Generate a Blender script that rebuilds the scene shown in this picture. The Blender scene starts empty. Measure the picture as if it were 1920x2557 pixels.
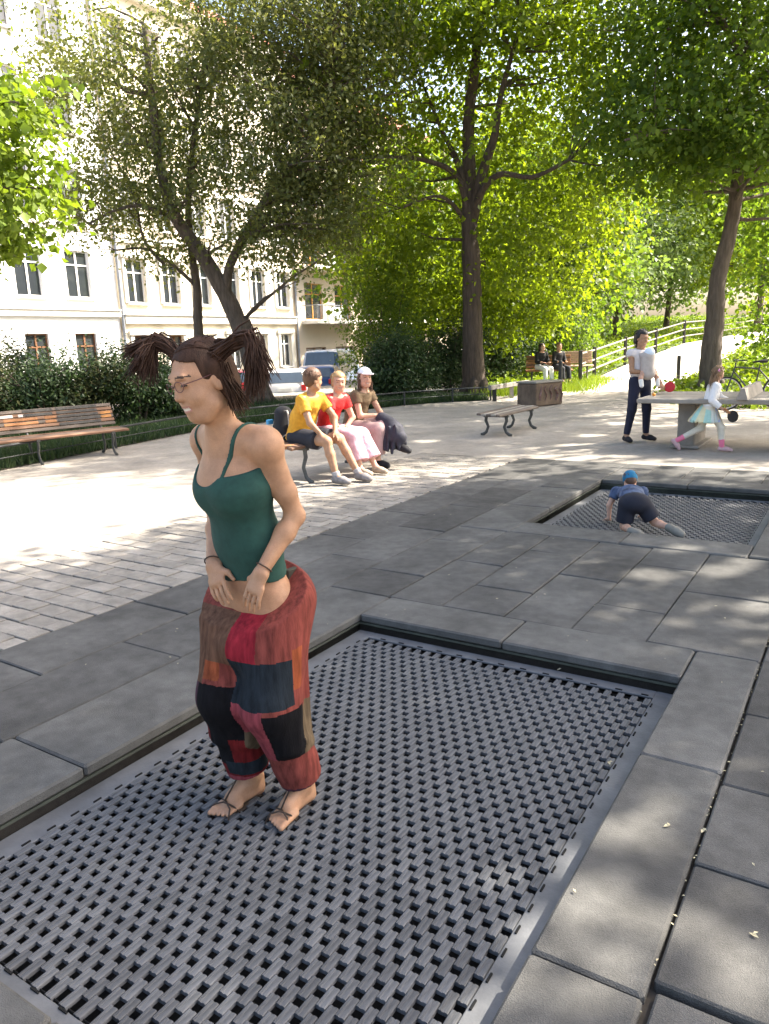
import bpy, bmesh, math, random
import numpy as np
from mathutils import Vector, Matrix, Quaternion
random.seed(7); rng = np.random.default_rng(7)
scene = bpy.context.scene
COL = scene.collection

# ------------------------------------------------------------------ camera
F, CX, CY, CAMH = 1880.0, 960.0, 1278.5, 1.6
PITCH = math.atan((CY - 858.0) / F); ROLL = math.radians(2.0)
_f = np.array([0, math.cos(PITCH), -math.sin(PITCH)]); _r0 = np.array([1.0, 0, 0]); _u0 = np.cross(_r0, _f)
_R = math.cos(ROLL) * _r0 - math.sin(ROLL) * _u0
_U = math.sin(ROLL) * _r0 + math.cos(ROLL) * _u0
_C = np.array([0, 0, CAMH])
def ray(x, y): return _f + _R * (x - CX) / F - _U * (y - CY) / F
def gp(x, y, z=0.0):
    d = ray(x, y); return _C + d * ((z - CAMH) / d[2])
def at(x, y, Y):
    d = ray(x, y); return _C + d * (Y / d[1])
cd = bpy.data.cameras.new('camera'); cam = bpy.data.objects.new('camera', cd); COL.objects.link(cam)
cd.sensor_fit = 'HORIZONTAL'; cd.sensor_width = 36.0; cd.lens = 36.0 * F / 1920.0
cd.clip_start = 0.05; cd.clip_end = 2000
cam.matrix_world = Matrix(((_R[0], _U[0], -_f[0], 0), (_R[1], _U[1], -_f[1], 0), (_R[2], _U[2], -_f[2], CAMH), (0, 0, 0, 1)))
scene.camera = cam

# ------------------------------------------------------------------ sky, sun, exposure
SUN_AZ, SUN_EL = math.radians(74.0), math.radians(45.0)      # clockwise from the view axis (+Y)
SUN = np.array([math.cos(SUN_EL) * math.sin(SUN_AZ), math.cos(SUN_EL) * math.cos(SUN_AZ), math.sin(SUN_EL)])
world = bpy.data.worlds.new('World'); scene.world = world; world.use_nodes = True
_nt = world.node_tree
_sky = _nt.nodes.new('ShaderNodeTexSky'); _sky.sky_type = 'NISHITA'; _sky.sun_disc = False
_sky.sun_elevation = SUN_EL; _sky.sun_rotation = SUN_AZ; _sky.air_density = 1.0; _sky.dust_density = 5.0; _sky.ozone_density = 0.4
_bg = _nt.nodes['Background']; _bg.inputs['Strength'].default_value = 0.15
_nt.links.new(_sky.outputs['Color'], _bg.inputs['Color'])
sd = bpy.data.lights.new('sun', 'SUN'); sun = bpy.data.objects.new('sun', sd); COL.objects.link(sun)
sd.energy = 5.0; sd.angle = math.radians(0.55); sd.color = (1.0, 0.93, 0.82)
sun.rotation_euler = Vector((-SUN[0], -SUN[1], -SUN[2])).to_track_quat('-Z', 'Y').to_euler()
vs = scene.view_settings
vs.view_transform = 'Standard'; vs.look = 'None'; vs.gamma = 1.0; vs.use_curve_mapping = False
vs.exposure = 2.0
scene.cycles.max_bounces = 7; scene.cycles.diffuse_bounces = 4; scene.cycles.transmission_bounces = 4
scene.cycles.glossy_bounces = 3; scene.cycles.use_denoising = True
scene.cycles.sample_clamp_indirect = 6.0

# ------------------------------------------------------------------ materials
def s2l(c): return tuple(((v / 255.0) / 12.92 if v / 255.0 <= 0.04045 else ((v / 255.0 + 0.055) / 1.055) ** 2.4) for v in c)
MATS = {}
def M(name, col, rough=0.8, var=0.25, scale=6.0, bump=0.0, bscale=60.0, col2=None, metal=0.0, detail=6.0, spec=0.4, coat=0.0, stretch=None, island=0.0, grain=0.0):
    if name in MATS: return MATS[name]
    m = bpy.data.materials.new(name); m.use_nodes = True; nt = m.node_tree; N = nt.nodes; L = nt.links
    b = N['Principled BSDF']; b.inputs['Roughness'].default_value = rough; b.inputs['Metallic'].default_value = metal
    b.inputs['Specular IOR Level'].default_value = spec; b.inputs['Coat Weight'].default_value = coat
    tc = N.new('ShaderNodeTexCoord'); src = tc.outputs['Object']
    if stretch:
        mp = N.new('ShaderNodeMapping'); mp.inputs['Scale'].default_value = stretch; L.new(src, mp.inputs['Vector']); src = mp.outputs['Vector']
    nz = N.new('ShaderNodeTexNoise'); nz.inputs['Scale'].default_value = scale; nz.inputs['Detail'].default_value = detail; nz.inputs['Roughness'].default_value = 0.62
    L.new(src, nz.inputs['Vector'])
    cr = N.new('ShaderNodeValToRGB'); c2 = col2 if col2 else tuple(min(1, c * (1 + var)) for c in col)
    cr.color_ramp.elements[0].color = (*[c * (1 - var) for c in col], 1); cr.color_ramp.elements[1].color = (*c2, 1)
    cr.color_ramp.elements[0].position = 0.3; cr.color_ramp.elements[1].position = 0.7
    L.new(nz.outputs['Fac'], cr.inputs['Fac']); out = cr.outputs['Color']
    if grain > 0:                                  # fine granules and broad stains
        for sc, lo_, hi_ in ((420.0, 1 - grain, 1 + grain), (0.9, 1 - grain * .7, 1 + grain * .7), (13.0, 1 - grain * .5, 1 + grain * .5)):
            ng = N.new('ShaderNodeTexNoise'); ng.inputs['Scale'].default_value = sc; ng.inputs['Detail'].default_value = 4; L.new(src, ng.inputs['Vector'])
            mg = N.new('ShaderNodeMapRange'); mg.inputs['From Min'].default_value = .3; mg.inputs['From Max'].default_value = .7; mg.inputs['To Min'].default_value = lo_; mg.inputs['To Max'].default_value = hi_
            L.new(ng.outputs['Fac'], mg.inputs['Value']); mv = N.new('ShaderNodeVectorMath'); mv.operation = 'SCALE'; L.new(out, mv.inputs[0]); L.new(mg.outputs['Result'], mv.inputs['Scale']); out = mv.outputs['Vector']
    if island > 0:
        oi = N.new('ShaderNodeObjectInfo'); mr = N.new('ShaderNodeMapRange'); mr.inputs['To Min'].default_value = 1 - island; mr.inputs['To Max'].default_value = 1 + island
        L.new(oi.outputs['Random'], mr.inputs['Value'])
        mx = N.new('ShaderNodeVectorMath'); mx.operation = 'SCALE'; L.new(out, mx.inputs[0]); L.new(mr.outputs['Result'], mx.inputs['Scale']); out = mx.outputs['Vector']
    L.new(out, b.inputs['Base Color'])
    if bump > 0:
        n2 = N.new('ShaderNodeTexNoise'); n2.inputs['Scale'].default_value = bscale; n2.inputs['Detail'].default_value = 5; L.new(src, n2.inputs['Vector'])
        bp = N.new('ShaderNodeBump'); bp.inputs['Strength'].default_value = 1.0; bp.inputs['Distance'].default_value = bump
        L.new(n2.outputs['Fac'], bp.inputs['Height']); L.new(bp.outputs['Normal'], b.inputs['Normal'])
    MATS[name] = m; return m
def leafmat(name, c1, c2, trans, tcol, spec=0.3):
    if name in MATS: return MATS[name]
    m = bpy.data.materials.new(name); m.use_nodes = True; nt = m.node_tree; N = nt.nodes; L = nt.links
    b = N['Principled BSDF']; b.inputs['Roughness'].default_value = 0.5; b.inputs['Specular IOR Level'].default_value = spec
    g = N.new('ShaderNodeNewGeometry'); cr = N.new('ShaderNodeValToRGB')
    cr.color_ramp.elements[0].color = (*c1, 1); cr.color_ramp.elements[1].color = (*c2, 1)
    L.new(g.outputs['Random Per Island'], cr.inputs['Fac']); L.new(cr.outputs['Color'], b.inputs['Base Color'])
    t = N.new('ShaderNodeBsdfTranslucent'); mx = N.new('ShaderNodeMixRGB'); mx.blend_type = 'MULTIPLY'; mx.inputs['Fac'].default_value = 1
    mx.inputs['Color2'].default_value = (*tcol, 1); L.new(cr.outputs['Color'], mx.inputs['Color1']); L.new(mx.outputs['Color'], t.inputs['Color'])
    ms = N.new('ShaderNodeMixShader'); ms.inputs['Fac'].default_value = trans
    L.new(b.outputs['BSDF'], ms.inputs[1]); L.new(t.outputs['BSDF'], ms.inputs[2]); L.new(ms.outputs['Shader'], N['Material Output'].inputs['Surface'])
    MATS[name] = m; return m

# ------------------------------------------------------------------ object helpers
def link(o, parent=None):
    COL.objects.link(o)
    if parent is not None: o.parent = parent
    return o
def obj(name, me, mat=None, parent=None, smooth=False):
    if mat is not None:
        for x in (mat if isinstance(mat, (list, tuple)) else [mat]):
            if len(me.materials) < 30: me.materials.append(x)
    if smooth:
        me.polygons.foreach_set('use_smooth', [True] * len(me.polygons))
    return link(bpy.data.objects.new(name, me), parent)
def tag(o, label=None, cat=None, group=None, kind=None):
    if label: o['label'] = label
    if cat: o['category'] = cat
    if group: o['group'] = group
    if kind: o['kind'] = kind
    return o
def empty(name, loc=(0, 0, 0), rz=0.0, label=None, cat=None, group=None, kind=None):
    o = bpy.data.objects.new(name, None); COL.objects.link(o); o.location = loc; o.rotation_euler = (0, 0, rz); o.empty_display_size = 0.1
    return tag(o, label, cat, group, kind)
def npmesh(name, V, Fc):
    """V (n,3), Fc (m,k) array of equal-size faces"""
    V = np.asarray(V, np.float32); Fc = np.asarray(Fc, np.int32)
    me = bpy.data.meshes.new(name); n, k = Fc.shape
    me.vertices.add(len(V)); me.vertices.foreach_set('co', V.ravel())
    me.loops.add(n * k); me.loops.foreach_set('vertex_index', Fc.ravel())
    me.polygons.add(n); me.polygons.foreach_set('loop_start', np.arange(0, n * k, k, dtype=np.int32))
    me.update(calc_edges=True); return me
class MB:
    """collects simple solids into one mesh"""
    def __init__(s): s.v = []; s.f = []
    def add(s, V, Fc):
        o = len(s.v); s.v += [tuple(map(float, p)) for p in V]; s.f += [tuple(i + o for i in q) for q in Fc]; return s
    def box(s, c, h, rot=None, bev=0.0):
        """centre, half sizes, 3x3 rotation columns = axes"""
        Rm = np.eye(3) if rot is None else np.asarray(rot); c = np.asarray(c, float); hx, hy, hz = h
        if bev <= 0:
            P = [(-1, -1, -1), (1, -1, -1), (1, 1, -1), (-1, 1, -1), (-1, -1, 1), (1, -1, 1), (1, 1, 1), (-1, 1, 1)]
            V = [c + Rm @ np.array([p[0] * hx, p[1] * hy, p[2] * hz]) for p in P]
            return s.add(V, [(3, 2, 1, 0), (4, 5, 6, 7), (0, 1, 5, 4), (1, 2, 6, 5), (2, 3, 7, 6), (3, 0, 4, 7)])
        b = bev
        def ring(z, i): return [(-hx + i, -hy, z), (hx - i, -hy, z), (hx, -hy + i, z), (hx, hy - i, z), (hx - i, hy, z), (-hx + i, hy, z), (-hx, hy - i, z), (-hx, -hy + i, z)]
        def inset(z, i): return [(-hx + 2 * i, -hy + i, z), (hx - 2 * i, -hy + i, z), (hx - i, -hy + 2 * i, z), (hx - i, hy - 2 * i, z), (hx - 2 * i, hy - i, z), (-hx + 2 * i, hy - i, z), (-hx + i, hy - 2 * i, z), (-hx + i, -hy + 2 * i, z)]
        P = inset(-hz, b) + ring(-hz + b, b) + ring(hz - b, b) + inset(hz, b)
        V = [c + Rm @ np.array(p) for p in P]; Fc = [tuple(reversed(range(8))), tuple(range(24, 32))]
        for k in range(3):
            for i in range(8): j = (i + 1) % 8; Fc.append((k * 8 + i, k * 8 + j, k * 8 + 8 + j, k * 8 + 8 + i))
        return s.add(V, Fc)
    def tube(s, pts, rad, n=8, cap=True, flat=1.0, jit=0.0):
        pts = [np.asarray(p, float) for p in pts]; m = len(pts); rad = rad if hasattr(rad, '__len__') else [rad] * m
        V = []; ref = None
        for i, p in enumerate(pts):
            t = pts[min(i + 1, m - 1)] - pts[max(i - 1, 0)]; t = t / (np.linalg.norm(t) + 1e-9)
            if ref is None:
                ref = np.cross(t, [0, 0, 1.0]) if abs(t[2]) < 0.9 else np.cross(t, [1.0, 0, 0])
            ref = ref - t * (ref @ t); ref /= np.linalg.norm(ref) + 1e-9; bi = np.cross(t, ref)
            for k in range(n):
                a = 2 * math.pi * k / n; r = rad[i] * (1 + (random.uniform(-jit, jit) if jit else 0))
                V.append(p + ref * math.cos(a) * r + bi * math.sin(a) * r * flat)
        Fc = [(i * n + k, i * n + (k + 1) % n, (i + 1) * n + (k + 1) % n, (i + 1) * n + k) for i in range(m - 1) for k in range(n)]
        if cap: Fc += [tuple(reversed(range(n))), tuple(range((m - 1) * n, m * n))]
        return s.add(V, Fc)
    def prism(s, prof, axis_o, ax, ay, az, d0, d1):
        """profile [(x,y)] in plane (ax,ay) at axis_o, extruded from d0 to d1 along az"""
        o = np.asarray(axis_o, float); n = len(prof)
        V = [o + np.asarray(ax) * x + np.asarray(ay) * y + np.asarray(az) * d for d in (d0, d1) for x, y in prof]
        return s.add(V, [tuple(reversed(range(n))), tuple(range(n, 2 * n))] + [(i, (i + 1) % n, n + (i + 1) % n, n + i) for i in range(n)])
    def lathe(s, c, prof, n=16, ax=(0, 0, 1)):
        """prof [(r,h)] about axis ax at c"""
        ax = np.asarray(ax, float); ax /= np.linalg.norm(ax); e1 = np.cross(ax, [0.3, 0.9, 0.2]); e1 /= np.linalg.norm(e1); e2 = np.cross(ax, e1); c = np.asarray(c, float)
        V = [c + ax * h + (e1 * math.cos(2 * math.pi * k / n) + e2 * math.sin(2 * math.pi * k / n)) * r for r, h in prof for k in range(n)]
        m = len(prof)
        Fc = [(i * n + k, i * n + (k + 1) % n, (i + 1) * n + (k + 1) % n, (i + 1) * n + k) for i in range(m - 1) for k in range(n)]
        Fc += [tuple(reversed(range(n))), tuple(range((m - 1) * n, m * n))]
        return s.add(V, Fc)
    def mesh(s, name):
        me = bpy.data.meshes.new(name); me.from_pydata(s.v, [], s.f); me.update(); return me
    def build(s, name, mat=None, parent=None, smooth=False):
        return obj(name, s.mesh(name), mat, parent, smooth)
def smooth_by_angle(o, deg=35):
    me = o.data; me.polygons.foreach_set('use_smooth', [True] * len(me.polygons))
    bm = bmesh.new(); bm.from_mesh(me); lim = math.radians(deg)
    for e in bm.edges:
        if len(e.link_faces) == 2: e.smooth = e.calc_face_angle(0) < lim
    bm.to_mesh(me); bm.free(); return o

# ------------------------------------------------------------------ site frame: a = along the street/trampolines, b = across
AZ_A = math.radians(32.85)
A = np.array([math.sin(AZ_A), math.cos(AZ_A), 0]); B = np.array([A[1], -A[0], 0]); ZUP = np.array([0, 0, 1.0])
O = gp(896, 1531)
ROT_UV = math.atan2(B[1], B[0])               # local x = b, local y = a
def P(u, v, z=0.0): return O + B * u + A * v + ZUP * z
RUV = np.column_stack([B, A, ZUP])

# palette
m_gravel = M('gravel', (0.29, 0.258, 0.218), 0.95, 0.22, 1.3, 0.008, 130, detail=10, grain=.22)
m_rubber = M('rubber_tile', (0.083, 0.080, 0.074), 0.92, 0.32, 2.2, 0.004, 260, island=0.20, detail=9, grain=.3, spec=.25)
m_kerb = M('rubber_kerb', (0.092, 0.089, 0.082), 0.9, 0.30, 2.6, 0.0035, 240, island=0.10, detail=9, grain=.28, spec=.25)
m_paver = M('concrete_paver', (0.235, 0.212, 0.18), 0.95, 0.25, 5.0, 0.005, 120, island=0.12, grain=.25)
m_base = M('joint_soil', (0.035, 0.03, 0.025), 1.0, 0.3, 30)
m_soil = M('bed_soil', (0.07, 0.055, 0.035), 1.0, 0.4, 3, 0.01, 40)
m_strip = M('grey_strip', (0.115, 0.117, 0.12), 0.62, 0.25, 7, 0.001, 90)
m_link = M('mat_link_plastic', (0.086, 0.088, 0.092), 0.7, 0.35, 30, 0.0012, 150, stretch=(3, 0.4, 1), island=0.22, spec=.3)
m_steel = M('pit_steel', (0.055, 0.06, 0.045), 0.7, 0.4, 5, 0.001, 60)
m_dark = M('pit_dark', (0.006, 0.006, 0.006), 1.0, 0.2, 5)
m_iron = M('cast_iron', (0.07, 0.068, 0.06), 0.6, 0.4, 14, 0.001, 60)
m_white = M('white_paint', (0.72, 0.70, 0.66), 0.7, 0.06, 3)
m_conc = M('concrete', (0.25, 0.225, 0.19), 0.92, 0.28, 3.5, 0.003, 90, detail=9)
m_blackpost = M('black_post', (0.025, 0.024, 0.022), 0.6, 0.4, 8)
m_greywood = M('grey_wood', (0.28, 0.25, 0.21), 0.85, 0.3, 5, 0.002, 50, stretch=(1, 8, 8))
# ------------------------------------------------------------------ ground
def patch(name, pts, mat, kind='structure', z=None):
    mb = MB(); V = [np.array([p[0], p[1], p[2] if len(p) > 2 else z]) for p in pts]
    mb.add(V, [tuple(range(len(V)))]); o = mb.build(name, mat); o['kind'] = kind; return o
U0, U1, V0, V1 = -1.45, 4.6, -4.5, 6.1          # rubber paving extent
W1 = 1.89
PITS = [(0.0, W1, -2.74, 0.0), (0.0, W1, 2.60, 4.90)]
# ground sheet with holes for the rubber paving (so that the pits can go down)
def in_pav(u, v): return -3.05 < u < U1 and V0 < v < V1
ul = [-400, -60, -30, -18.2, -12, -7, -3.05, U0, U1, 9, 20, 60, 400]; vl = [-400, -60, -20, V0, V1, 14, 24, 40, 80, 400]
mb = MB()
for i in range(len(ul) - 1):
    for j in range(len(vl) - 1):
        if in_pav((ul[i] + ul[i + 1]) / 2, (vl[j] + vl[j + 1]) / 2): continue
        if ul[i + 1] <= -18.2 : continue
        mb.add([P(ul[i], vl[j], -0.012), P(ul[i + 1], vl[j], -0.012), P(ul[i + 1], vl[j + 1], -0.012), P(ul[i], vl[j + 1], -0.012)], [(0, 1, 2, 3)])
# street level is lower, beyond a retaining edge
STZ = -0.65
mb.add([P(-18.2, -400, -0.012), P(-18.2, 400, -0.012), P(-19.5, 400, STZ), P(-19.5, -400, STZ)], [(0, 1, 2, 3)])
mb.add([P(-19.5, -400, STZ), P(-19.5, 400, STZ), P(-400, 400, STZ), P(-400, -400, STZ)], [(0, 1, 2, 3)])
tag(mb.build('ground', m_gravel), kind='structure')
m_asph = M('asphalt', (0.075, 0.073, 0.07), 0.9, 0.2, 2, 0.002, 80)
tag(MB().add([P(-19.7, -60, STZ + .004), P(-19.7, 120, STZ + .004), P(-29.0, 120, STZ + .004), P(-29.0, -60, STZ + .004)], [(0, 1, 2, 3)]).build('road', m_asph), kind='structure')
mbk = MB(); mbk.box(P(-30.7, 30, STZ + .06), (1.7, 90, .06), RUV); tag(mbk.build('pavement', M('pave', (0.3, 0.29, 0.27), 0.9, 0.2, 3)), kind='structure')

# ------------------------------------------------------------------ rubber paving: slabs as pieces of the setting
pav = empty('rubber_pavement', P(0, 0, 0), ROT_UV, kind='structure')
basemb = MB()
def local_box(mb, u0, u1, v0, v1, z0, z1, bev=0.0):
    mb.box(((u0 + u1) / 2, (v0 + v1) / 2, (z0 + z1) / 2), ((u1 - u0) / 2, (v1 - v0) / 2, (z1 - z0) / 2), None, bev); return mb
def sub_rects(u0, u1, v0, v1, holes):
    rs = [(u0, u1, v0, v1)]
    for h in holes:
        out = []
        for r in rs:
            a0, a1, b0, b1 = r
            if h[0] >= a1 or h[1] <= a0 or h[2] >= b1 or h[3] <= b0: out.append(r); continue
            if a0 < h[0]: out.append((a0, h[0], b0, b1))
            if a1 > h[1]: out.append((h[1], a1, b0, b1))
            m0, m1 = max(a0, h[0]), min(a1, h[1])
            if b0 < h[2]: out.append((m0, m1, b0, h[2]))
            if b1 > h[3]: out.append((m0, m1, h[3], b1))
        rs = out
    return rs
KL, KF, KR, KN = 0.47, 0.34, 0.285, 0.36        # kerb widths: left, far, right, near
KERB = [(p[0] - KL, p[1] + KR, p[2] - KN, p[3] + KF) for p in PITS]
for r in sub_rects(U0, U1, V0, V1, PITS):
    local_box(basemb, r[0], r[1], r[2], r[3], -0.40, -0.03)
basemb.build('joint_bed', m_base, pav)
def slab(u0, u1, v0, v1, gap=0.004, zt=0.0, mat=None, name='slab', parent=None, bev=0.006, warp=0.0035):
    if u1 - u0 < 0.05 or v1 - v0 < 0.05: return
    zt = zt + random.uniform(-warp, warp)
    mb = MB(); local_box(mb, u0 + gap, u1 - gap, v0 + gap, v1 - gap, zt - 0.05, zt, bev)
    o = mb.build(name, mat or m_rubber, parent or pav)
    tx, ty = random.uniform(-warp, warp) * 0.8, random.uniform(-warp, warp) * 0.8
    cu, cv = (u0 + u1) / 2, (v0 + v1) / 2
    for vv in o.data.vertices:
        vv.co.z += (vv.co.x - cu) * tx / max(.2, (u1 - u0)) * 2 + (vv.co.y - cv) * ty / max(.2, (v1 - v0)) * 2
    return o
cols = [(-1.45, -0.95), (-0.95, -0.47)]
def fill(us, vstart, vend, ln, stag, holes, gaps=None):
    for i, (a, b) in enumerate(us):
        v = vstart - (ln * 0.5 if (i + stag) % 2 else 0)
        while v < vend:
            for r in sub_rects(a, b, max(v, vstart), min(v + ln, vend), holes):
                slab(*r, gap=random.uniform(0.002, 0.006))
            v += ln
fill(cols, V0, V1, 1.0, 0, KERB)
cc = [(-0.47, 0.0), (0.0, 0.385), (0.385, 0.80), (0.80, 1.21), (1.21, 1.62), (1.62, 2.175)]
fill(cc, 0.34, 2.24, 0.95, 1, KERB); fill(cc, 5.24, V1, 1.0, 0, KERB); fill(cc, V0, -3.10, 1.0, 0, KERB)
for k, (a, b) in enumerate([(2.180, 3.19), (3.19, 4.6)]):
    vs_ = [V0, -4.3, -3.8, -3.3, -2.8, -2.34, -1.875, -1.36, -0.87, -0.26, 0.36, 0.87, 1.36, 1.86, 2.36, 2.86, 3.36, 3.86, 4.36, 4.86, 5.36, 5.8, V1]
    for v0, v1 in zip(vs_[:-1], vs_[1:]):
        g0 = 0.014 if abs(v1 + 1.875) < .01 else (0.006 if abs(v1 + 0.26) < .01 else 0.003)
        slab(a, b, v0, v1, gap=g0, zt=-0.004 if v1 < -1.8 else 0.002)

# ------------------------------------------------------------------ trampolines sunk in the paving
def link_mesh():
    """one plastic mat link: bevelled bar with two grooves along it"""
    w, l, h = 0.0149, 0.0350, 0.009
    prof = [(-w, -h), (w, -h), (w, .002), (w - .003, .0045), (.0045, .0045), (.003, .0025), (-.003, .0025), (-.0045, .0045), (-w + .003, .0045), (-w, .002)]
    mb = MB(); mb.prism(prof, (0, 0, 0), (1, 0, 0), (0, 0, 1), (0, 1, 0), -l, l); return mb.mesh('mat_link')
LM = link_mesh(); LM.materials.append(m_link)
LV = np.array([v.co[:] for v in LM.vertices]); LF = [tuple(p.vertices) for p in LM.polygons]
FEET = None
def trampoline(idx, pit, label, matz, dip):
    u0, u1, v0, v1 = pit
    t = empty('trampoline', P(u0, v0, 0), ROT_UV, label, 'trampoline', 'trampolines sunk in the rubber paving')
    W, Ln = u1 - u0, v1 - v0
    mb = MB()
    for a in ((-0.02, 0.0, 0, Ln), (W, W + 0.02, 0, Ln), (-0.02, W + .02, -0.02, 0), (-0.02, W + .02, Ln, Ln + 0.02)):
        local_box(mb, a[0], a[1], a[2], a[3], -0.42, -0.028)
    mb.build('pit_wall', m_steel, t)
    lip = MB()
    for a in ((0.0, 0.012, 0.012, Ln - .012), (W - .012, W, .012, Ln - .012), (0, W, 0, 0.012), (0, W, Ln - .012, Ln)):
        local_box(lip, a[0], a[1], a[2], a[3], -0.062, -0.05)
    lip.build('pit_lip', m_steel, t)
    f = MB(); local_box(f, 0.0, W, 0.0, Ln, -0.44, -0.42); f.build('pit_floor', m_dark, t)
    # kerb slabs
    def kerb_run(ax, lo, hi, p0, p1, n):
        L_ = (hi - lo) / n
        for i in range(n):
            a, b = lo + i * L_, lo + (i + 1) * L_
            if ax == 'v': slab(p0, p1, a, b, 0.003, 0.004, m_kerb, 'kerb_slab', t, 0.009, 0.002)
            else: slab(a, b, p0, p1, 0.003, 0.004, m_kerb, 'kerb_slab', t, 0.009, 0.002)
    kerb_run('v', -KN, Ln + KF, -KL, 0.018, 3)
    kerb_run('v', -KN + 0.03, Ln + KF, W - 0.018, W + KR, 3)
    kerb_run('u', 0.018, W - 0.018, Ln - 0.018, Ln + KF, 2)
    kerb_run('u', 0.018, W - 0.018, -KN, 0.018, 2)
    # border strips of the mat
    sw = 0.125
    for a in ((0.012, sw, 0.012, Ln - .012), (W - sw, W - .012, .012, Ln - .012), (sw, W - sw, Ln - 0.09, Ln - .014), (sw, W - sw, 0.014, 0.10)):
        s_ = MB(); local_box(s_, a[0], a[1], a[2], a[3], matz - 0.012, matz + 0.001, 0.003); s_.build('border_strip', m_strip, t)
    cl = MB()
    k = 0.16
    while k < Ln - .1:
        for uu in (sw - 0.012, W - sw + 0.012):
            cl.box((uu, k, matz + 0.003), (0.003, 0.017, 0.003))
        k += 0.1
    k = sw + .1
    while k < W - sw:
        for vv in (0.094, Ln - 0.084): cl.box((k, vv, matz + 0.003), (0.017, 0.003, 0.003))
        k += 0.125
    o = cl.build('clip_row', m_dark, t); o['kind'] = 'stuff'
    # cables under the mat
    cb = MB(); nc = int(round((W - 2 * sw) / 0.03125)); du = (W - 2 * sw) / nc; spots = []
    for c in range(nc + 1):
        uu = sw + (c + .5) * du
        if c >= nc: break
        vv = 0.10 + (0.05 if c % 2 else 0.0) + 0.036
        while vv < Ln - 0.09 - 0.036:
            spots.append((uu, vv)); vv += 0.1
    rows = np.arange(0.11, Ln - 0.09, 0.05)
    for rr in rows:
        if dip: cb.tube([(uu, rr, matz - 0.007 - dip[2] * math.exp(-((uu - dip[0]) ** 2 + (rr - dip[1]) ** 2) / (2 * 0.26 ** 2))) for uu in np.linspace(sw, W - sw, 24)], 0.0022, 4)
        else: cb.box((W / 2, rr, matz - 0.007), (W / 2 - sw, 0.0022, 0.0022))
    o = cb.build('cable_set', m_dark, t); o['kind'] = 'stuff'
    def dz(u, v):
        if not dip: return 0.0
        return -dip[2] * math.exp(-((u - dip[0]) ** 2 + (v - dip[1]) ** 2) / (2 * 0.26 ** 2))
    if idx == 0:
        def key(s):
            w = P(u0 + s[0], v0 + s[1], matz); d = w - _C; x = CX + F * (d @ _R) / (d @ _f); y = CY - F * (d @ _U) / (d @ _f)
            return (d @ _f) + (0 if (-10 < x < 1930 and y < 2570) else 50)
        spots.sort(key=key); near, far = spots[:300], spots[300:]
    else: near, far = [], spots
    for s in near:
        o = bpy.data.objects.new('mat_link', LM); link(o, t); o.location = (s[0], s[1], matz + dz(*s) + random.uniform(-.0012, .0012))
        o.rotation_euler = (random.uniform(-.02, .02), random.uniform(-.03, .03), random.uniform(-.012, .012))
    V = []; Fq = []; nl = len(LV)
    for i, s in enumerate(far):
        V.append(LV + np.array([s[0], s[1], matz + dz(*s) + random.uniform(-.0012, .0012)]))
        Fq += [tuple(q + i * nl for q in fc) for fc in LF]
    me = bpy.data.meshes.new('mat'); me.from_pydata(np.concatenate(V).tolist(), [], Fq); me.update()
    o = obj('mat', me, m_link, t); o['kind'] = 'stuff'
    return t
FC = gp(640, 2050, -0.13)
_q = FC - P(PITS[0][0], PITS[0][2])
trampoline(0, PITS[0], 'near sunken trampoline of dark plastic links that the woman in green stands on', -0.10, (_q @ B, _q @ A, 0.035))
trampoline(1, PITS[1], 'far sunken trampoline that the crawling boy in the blue cap is on', -0.11, None)

# ------------------------------------------------------------------ pale concrete pavers beside the rubber
band = empty('paver_path', P(0, 0, 0), ROT_UV, kind='structure')
bb = MB(); local_box(bb, -3.05, -1.452, V0, V1, -0.3, -0.022); bb.build('joint_bed', M('joint_sand', (0.16, 0.14, 0.11), 1, .3, 20), band)
pv = []
v = V0; r = 0
while v < V1 - .1:
    u = -3.05 - (0.0 if r % 2 else 0.11)
    while u < -1.46:
        a, b = max(u, -3.05), min(u + 0.225, -1.456)
        if b - a > 0.06: pv.append((a, b, v, v + 0.155))
        u += 0.225
    v += 0.155; r += 1
def pvkey(s):
    w = P((s[0] + s[1]) / 2, (s[2] + s[3]) / 2); d = w - _C
    if d @ _f < 0.5: return 99
    x = CX + F * (d @ _R) / (d @ _f)
    return d @ _f + (0 if x > -20 else 60)
pv.sort(key=pvkey)
rest = MB()
for i, s in enumerate(pv):
    gq = 0.004; zt = -.002 + random.uniform(-.004, .003)
    mb = MB() if i < 300 else rest
    local_box(mb, s[0] + gq * random.uniform(.6, 2), s[1] - gq * random.uniform(.6, 2), s[2] + gq * random.uniform(.6, 2), s[3] - gq * random.uniform(.6, 2), -0.06, zt, 0.004)
    if i < 300: mb.build('paver', m_paver, band)
o = rest.build('paver_field', m_paver, band); o['kind'] = 'stuff'

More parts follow.
